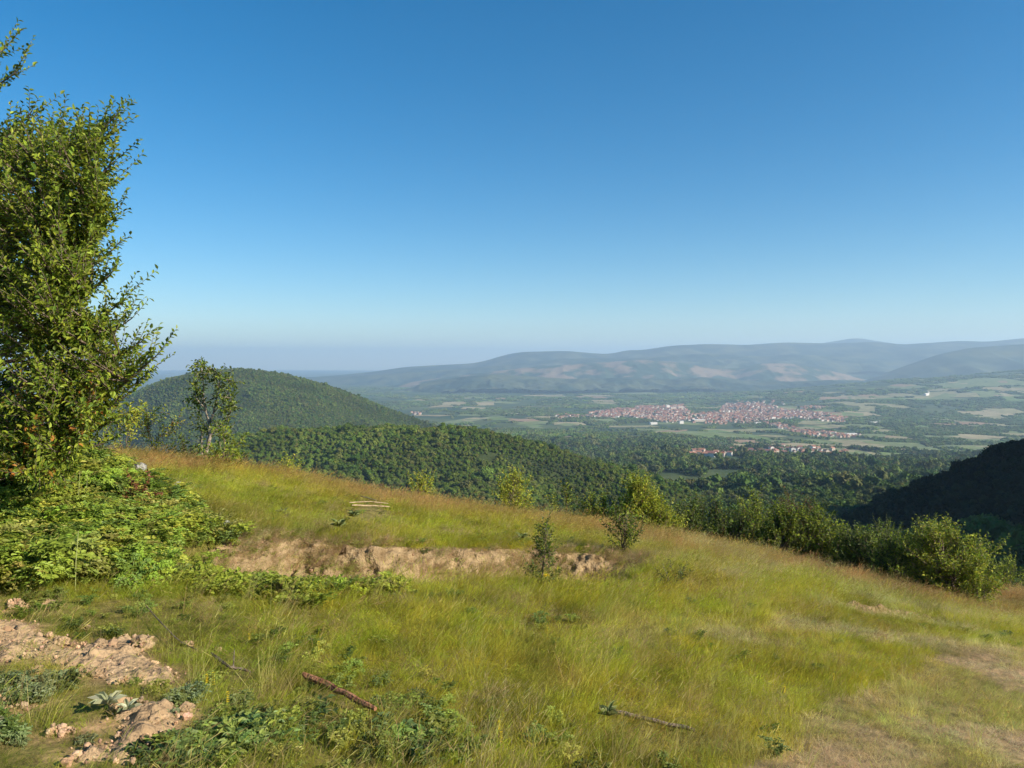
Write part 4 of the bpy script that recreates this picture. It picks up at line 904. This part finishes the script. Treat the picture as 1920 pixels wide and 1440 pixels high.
def meadow():
    P = []; 
    for (y0, y1, sp) in [(1.6, 7, .058), (7, 13, .075), (13, 32, .11)]:
        X, Y = jgrid(-.85 * y1 - 2, .85 * y1 + 2.5, y0, y1, sp); ok = np.abs(X) < .80 * Y + 2.0; P.append(np.stack([X[ok], Y[ok]], -1))
    P = np.concatenate(P); X, Y = P[:, 0], P[:, 1]; Z = gz(X, Y)
    s = bank_s(X, Y); face = (s > .10) & (s < 1.05) & (bank_amp(X) > .1); s2 = bank_s(X, Y, SCARP); face2 = (s2 > 0) & (s2 < .16) & (scarp_amp(X) > .04)
    n = len(X); sm = soil_mask(X, Y) > .5
    keep = ~(sm & (rng.random(n) < .985)) & ~(face & (rng.random(n) < .10 + .75 * sstep(.45, .63, fbm(X * 1.8, Y * 2.4, 251, 3)))) & ~(face2 & (rng.random(n) < .8)) & (crest_t(X, Y) < 1.35) & ~clear_mask(X, Y, Z)
    st = straw_mask(X, Y); keep &= True
    keep &= ~(in_poly(X, Y, THICK) & (rng.random(n) < .75))
    # worn hollows let the earth show
    X, Y, Z = X[keep], Y[keep], Z[keep]; n = len(X); st = st[keep]; face = face[keep]
    t = crest_t(X, Y); big = fbm(X * .35, Y * .35, 61, 4)
    seedy = rng.random(n) < (.12 + .65 * sstep(.68, .9, t + (big - .5) * .3))
    flat = rng.random(n) < np.clip(st * 1.3 + .5 * sstep(.52, .68, fbm(X * .9 + 40, Y * 1.6, 71, 4)) * sstep(0, .35, X / np.maximum(Y, 1)), 0, .95)
    kind = np.where(flat, 0, np.where(seedy, 1, 2))
    idx = np.array([rng.integers(0, 3), 0, 0])[0] + np.zeros(n, int)
    pools = [[i for i, nm in enumerate(order) if 'x'] for _ in range(3)]
    names = [GRASS.objects[nm].data.name for nm in order]
    pf = [i for i, nm in enumerate(names) if nm.startswith('flat')]; ps = [i for i, nm in enumerate(names) if nm.startswith('seed')]; pm = [i for i, nm in enumerate(names) if nm.startswith('tuft')]
    for k, pool in enumerate((pf, ps, pm)):
        q = kind == k; idx[q] = np.array(pool)[rng.integers(0, len(pool), q.sum())]
    sc = rng.uniform(.5, 1.15, n) * (.55 + .8 * fbm(X * 1.6, Y * 1.6, 181, 4)) * (1 - .3 * st); sc[face] *= .6
    pu, pv = to_px(X, Y, Z); sc *= np.where((s[keep] > .9) & (s[keep] < 2.6) & (bank_amp(X) > .2), .6, 1.0); sc *= np.where((pu < 480) & (pv > 1120), .62, np.where(pv > 1150, .82, 1.0))
    w = np.clip(Y / 9, .85, 2.3)            # coarser clumps on the far part of the meadow
    c = grass_tint(X, Y); c[face] = np.array((.36, .25, .13)) * rng.uniform(.6, 1.2, (face.sum(), 1))
    rot = np.stack([rng.normal(size=n) * .22, rng.normal(size=n) * .22, rng.normal(size=n) * .85 + (fbm(X * 1.1, Y * 1.1, 191, 3) - .5) * 4.5], -1)
    scatter('meadow_grass', GRASS, np.stack([X, Y, Z - .01], -1), rot, np.stack([sc * w ** .5, sc * w ** .5, sc], -1), idx, c, 'long green and reddish grass of the hillside meadow', 'grass')
    print('grass tufts', n)
meadow()
def extras():
    bent = proto_set('bent_tuft', [tuft('bent_%d' % i, 10, .07, .20, .36, .0026, .30, .45, 12, .7) for i in range(4)])
    def spots(n, lim, sd):
        Y = 2.6 + 20 * rng.random(n) ** 1.15; X = rng.uniform(-.8, .8, n) * Y; ok = (fbm(X * .9, Y * .9, sd, 3) > lim) & (soil_mask(X, Y) < .5) & (crest_t(X, Y) < 1.1); return X[ok], Y[ok], ok.sum()
    X, Y, n = spots(2200, .48, 271)
    scatter('tall_bents', bent, np.stack([X, Y, gz(X, Y)], -1), np.stack([rng.normal(size=n) * .15, rng.normal(size=n) * .15, rng.normal(size=n) * .7], -1), rng.uniform(.5, 1.05, n), rng.integers(0, 4, n), pick_cols([(.48, .42, .14), (.40, .38, .08), (.44, .32, .12), (.36, .38, .05)], n, .15), 'pale flowering grass stems standing above the meadow', 'grass')
    X, Y, n = spots(2600, .52, 281); q = (straw_mask(X, Y) < .1) & (rng.random(n) < np.where(X > .12 * Y, .3, 1.)); X, Y = X[q], Y[q]; n = len(X)
    scatter('meadow_herbs', HERBP, np.stack([X, Y, gz(X, Y) + .01], -1), zrot(n, .2), rng.uniform(.35, .85, n), rng.integers(0, 4, n), pick_cols([(.17, .23, .04), (.24, .28, .05), (.13, .19, .04), (.30, .31, .06)], n, .2), 'small leafy herbs dotted through the meadow grass', 'herbs')
# dead grass hanging over the lip and the face of the bank
def hang():
    n = 3600; x = rng.uniform(BANK[:, 0].min() + .2, BANK[:, 0].max() - .5, n); s = rng.uniform(-.1, 1.1, n); y = bank_s(x, x * 0) - s
    ok = fbm(x * 2.6, s * 5, 201, 3) > .47; x, y = x[ok], y[ok]; n = len(x)
    names = [GRASS.objects[nm].data.name for nm in order]; pf = [i for i, nm in enumerate(names) if nm.startswith('flat')]
    c = pick_cols([(.50, .37, .20), (.42, .31, .16), (.56, .44, .25), (.32, .32, .07), (.34, .23, .12), (.26, .30, .05)], n, .2)
    scatter('bank_grass', GRASS, np.stack([x, y, gz(x, y) + .01], -1), np.stack([.5 + rng.normal(size=n) * .2, rng.normal(size=n) * .2, -1.4 + rng.normal(size=n) * .5], -1), rng.uniform(.5, 1.1, n), np.array(pf)[rng.integers(0, 3, n)], c, 'dry drooping grass hanging over the earth bank', 'grass')
hang()

# ------------------------------------------------------------------ thicket, vines and weeds
M_BI = mat_tint('thicket_leaf', 'INSTANCER', trans=.3, rough=.5)
def spray(nm, n, leaf, h, wide, aspect=.62, tri=True):
    g = Geo()
    for k in range(n):
        a = rng.uniform(0, 6.283); out = np.array((math.cos(a), math.sin(a), 0)); p0 = out * .03; e = out * wide * rng.uniform(.5, 1.1); e[2] = h * rng.uniform(.2, .9)
        c = out * wide * .4 + UP * h * rng.uniform(.9, 1.3); path = bez(p0, c, e, 8); g.add(*tube(path, np.linspace(.004, .002, 8), 3))
        m_ = max(5, int(np.linalg.norm(np.diff(path, axis=0), axis=1).sum() / (leaf * .65))); t = np.linspace(.15, 1, m_)
        P = np.stack([np.interp(t, np.linspace(0, 1, 8), path[:, i]) for i in range(3)], -1)
        al = np.where(np.arange(m_) % 2 == 0, 1., -1.)[:, None]; side = np.cross(out, UP) * al
        for da in ((-.7, 0, .7) if tri else (0,)):
            D_ = norm(side * math.cos(da) + out * (.35 + math.sin(da)) + rand_dirs(m_) * .3 + UP * .1)
            g.add(*leaf_geo(P + D_ * leaf * .25, D_, norm(UP + rand_dirs(m_) * .55), leaf * rng.uniform(.7, 1.2, m_), leaf * aspect))
    return g.mesh(nm, [M_BI])
BRAM = proto_set('bramble', [spray('bramble_%d' % i, 9, [.05, .042, .056, .036, .046][i], .26, .30, [.62, .5, .7, .45, .6][i]) for i in range(5)])
VINEP = proto_set('vine', [spray('vine_%d' % i, 8, .05, .16, .26, .7) for i in range(4)])
WEEDP = proto_set('weed', [spray('weed_%d' % i, 7, .05, .11, .15, .55) for i in range(4)])
HERBP = proto_set('herb', [spray('herb_%d' % i, 10, .028, .10, .10, .5) for i in range(4)])
def in_area(poly, n):
    p = np.array(poly); X = rng.uniform(p[:, 0].min(), p[:, 0].max(), n); Y = rng.uniform(p[:, 1].min() - .3, p[:, 1].max() + .3, n); j = (fbm(X * 2.4, Y * 2.4, 261, 3) - .5) * 1.1; j2 = (fbm(X * 2.4, Y * 2.4, 263, 3) - .5) * 1.1; ok = in_poly(X + j, Y + j2, poly); return X[ok], Y[ok]
def patch(name, coll, poly, n, label, cols, scl=(.8, 1.3), mound=None, k=4, jit=.18, cat='undergrowth', thin=0):
    X, Y = in_area(poly, n)
    if thin: q = fbm(X * 2.2, Y * 2.2, 211, 3) > thin + (.17 * sstep(240, 420, 960 + F * X / Y) if name == 'bramble_thicket' else 0); X, Y = X[q], Y[q]
    n = len(X); Z = gz(X, Y)
    if mound is not None: Z = Z + mound(X, Y) * rng.random(n) ** .4
    c = pick_cols(cols, n, jit) * (.7 + .6 * fbm(X * 1.5, Y * 1.5, 221, 3))[:, None]
    return scatter(name, coll, np.stack([X, Y, Z - .02], -1), zrot(n, .22), rng.uniform(*scl, n), rng.integers(0, k, n), c, label, cat)
def thick_h(x, y):
    u = 960 + F * x / y; return (.02 + .30 * fbm(x * 1.6, y * 1.6, 231, 4)) * (1 - .85 * sstep(150, 420, u)) + .2 * sstep(-3.8, -6, x)
patch('bramble_thicket', BRAM, THICK, 9000, 'tangled green bramble thicket under the plum tree', [(.20, .275, .035), (.26, .33, .04), (.16, .23, .03), (.33, .36, .05), (.28, .27, .06), (.13, .19, .035)], (.4, 1.15), thick_h, 5, thin=.33)
patch('trailing_vine', VINEP, VINE, 760, 'bright green trailing vine spreading below the bank', [(.23, .28, .03), (.28, .32, .04), (.19, .24, .03)], (.5, 1.0), lambda x, y: .06 + 0 * x, 4, thin=.43)
patch('weeds', WEEDP, WEEDS, 420, 'broad leaved weeds carpeting the bottom of the slope', [(.12, .18, .045), (.15, .21, .055), (.09, .14, .04), (.20, .24, .045)], (.4, .95), None, 4, thin=.40)
patch('herbs', HERBP, WEEDS2, 560, 'grey green low herbs between the soil patches', [(.18, .22, .09), (.14, .19, .05), (.22, .25, .12), (.12, .17, .04)], (.5, 1.0), None, 4, thin=.44)

extras()
# single plants that stand out
def rosette(name, label, cat, px, py, rp, nleaf, cols, up=.5, aspect=.3, hk=0.):
    g_ = G(px, py); r = rp / F * g_[1]; a = np.linspace(0, 6.283, nleaf, endpoint=False) + rng.random(nleaf) * .5
    D_ = norm(np.stack([np.cos(a), np.sin(a), np.full(nleaf, up) * rng.uniform(.5, 1.6, nleaf)], -1)); N_ = norm(UP + rand_dirs(nleaf) * .3)
    V, q = leaf_geo(np.zeros((nleaf, 3)) + UP * .02 * rng.random((nleaf, 1)), D_, N_, r * rng.uniform(.7, 1.15, nleaf), r * aspect, .06, .3)
    return link(name, mk_mesh(name, V, q, [M_BROAD], np.repeat(pick_cols(cols, nleaf, .1), 6, 0)), None, g_ + UP * hk, label, cat)
SILV = [(.34, .35, .20), (.28, .31, .16), (.42, .42, .28)]
rosette('silvery_plant', 'silvery leaved plant between clods of earth', 'plant', 203, 1342, 34, 12, SILV, .9, .3, .05)
rosette('silvery_plant', 'pale woolly plant beside the split reddish clod', 'plant', 240, 1352, 26, 9, SILV, .7, .3, .05)
for px, py, r, lab in [(664, 984, 16, 'blue green thistle above the bank, upper of two'), (636, 1004, 20, 'blue green thistle on the lip of the bank'), (530, 978, 14, 'small blue green thistle at the left end of the bank'), (980, 1025, 15, 'grey green thistle on the bank lip beside the sapling'), (1556, 1075, 14, 'pale thistle alone on the right part of the meadow'), (1140, 1386, 26, 'grey green thistle rosette by the rotting branch')]:
    rosette('thistle', lab, 'thistle', px, py, r, 16, [(.20, .22, .07), (.24, .26, .10), (.16, .19, .06)], 1.1, .28, .12)
def dry_spray():
    g_ = G(275, 985); base = g_ + UP * .35; g = Geo(); P = []; D_ = []
    for k in range(9):
        e = base + np.array((rng.normal() * .16, rng.normal() * .12 - .25, rng.uniform(.02, .42))); path = bez(base + np.array((0, -.2, 0)), (base + e) / 2 + UP * .06, e, 6); g.add(*tube(path - g_, .003, 3), tint=(.2, .08, .04)); P.append(path[2:]); D_.append(norm(rand_dirs(4) + UP * .3))
    P = np.repeat(np.concatenate(P), 3, 0); n = len(P); V, q = leaf_geo(P - g_, norm(rand_dirs(n) - UP * .2), rand_dirs(n), rng.uniform(.035, .06, n), .022)
    g.add(V, q, np.repeat(pick_cols([(.20, .075, .035), (.16, .06, .03), (.26, .11, .055)], n, .15), 6, 0))
    link('withered_branch', g.mesh('withered_branch', [M_BROAD]), None, g_, 'withered spray of rust brown leaves in the thicket', 'branch')
dry_spray()
# flowers and tall stalks
M_FL = mat_tint('petal', trans=.25, rough=.6)
def flower(name, label, px, py, hp, col, k=5, size=.02, group=None, spike=False):
    g_ = G(px, py); h = hp / F * g_[1]; g = Geo(); st = bez(np.zeros(3), np.array((.02, 0, h * .6)), np.array((rng.normal() * .05 * h + .03, 0, h)), 5); g.add(*tube(st, .0025, 3), tint=(.12, .15, .03))
    for j in range(k):
        c = st[-1] - (UP * h * .45 * j / k if spike else rand_dirs(1)[0] * size * .6); m_ = 5; a = np.arange(m_) * 1.2566 + rng.random(); D_ = norm(np.stack([np.cos(a), np.sin(a), np.full(m_, .35)], -1)); g.add(*leaf_geo(np.repeat(c[None], m_, 0), D_, norm(UP + D_ * .2), size, size * .6), tint=col)
    return link(name, g.mesh(name, [M_FL]), None, g_, label, 'flower', group)
YEL = (.62, .46, .02); WHT = (.62, .62, .52)
flower('yellow_flower', 'bright yellow flower at the foot of the bank sapling', 1017, 1104, 22, YEL, 5, .035)
for px, py, hp in [(395, 1322, 60), (378, 1306, 40), (415, 1352, 50), (590, 1244, 40), (840, 1080, 26), (905, 1082, 24), (936, 1080, 30), (975, 1080, 22), (1155, 1108, 20), (1020, 1215, 40), (930, 1425, 50), (835, 1180, 24), (1390, 1235, 30), (520, 935, 14), (600, 930, 14), (560, 950, 14), (1280, 1060, 16), (1520, 1140, 20), (925, 1395, 40), (1555, 1295, 30), (980, 1030, 14), (1340, 1090, 16), (460, 1220, 30), (1460, 1320, 30)]:
    flower('yellow_flower', 'slender yellow flower spike rising out of the meadow grass', px, py, hp, YEL, 6, .010, 'yellow flowers in the meadow', True)
for px, py in [(238, 884), (250, 884), (183, 918), (60, 990), (150, 900), (305, 1018), (10, 1070), (40, 1068), (290, 930), (330, 925), (130, 880), (350, 990), (205, 905), (18, 1040), (420, 1000), (275, 905)]:
    flower('white_flower', 'white bramble blossom on the thicket', px, py + 22, 40, WHT, 4, .035, 'white blossoms on the thicket')
for px, py, hp, lab in [(146, 1000, 80, 'tall pale stalk standing in the thicket, left of the pair'), (160, 990, 60, 'shorter pale stalk standing in the thicket, right of the pair'), (141, 1110, 60, 'pale stalk at the lower edge of the thicket')]:
    g_ = G(px, py); h = hp / F * g_[1] + .25; link('dry_stalk', mk_mesh('dry_stalk', *tube(np.array([(0, 0, 0), (.01, 0, h * .5), (.035, 0, h)]), [.0035, .003, .002], 4), [mcol('pale_stalk', (.34, .36, .14), .1, 5)]), None, g_, lab, 'stalk')

# ------------------------------------------------------------------ haze: the air over the whole valley
hz = bpy.data.materials.new('haze_air'); hz.use_nodes = True; n = hz.node_tree.nodes; l = hz.node_tree.links; n.remove(n['Principled BSDF'])
pv = n.new('ShaderNodeVolumePrincipled'); pv.inputs['Color'].default_value = (.55, .755, 1.0, 1); pv.inputs['Density'].default_value = 7.6e-5; pv.inputs['Anisotropy'].default_value = .2
l.new(pv.outputs[0], n['Material Output'].inputs['Volume'])
v, f = boxm(60000, 44000, 600, -420); v[:, 1] += 12000; f = f
link('haze', mk_mesh('haze', v, f, [hz]), label='thin blue haze lying over the valley and far hills', cat='haze', kind='stuff')
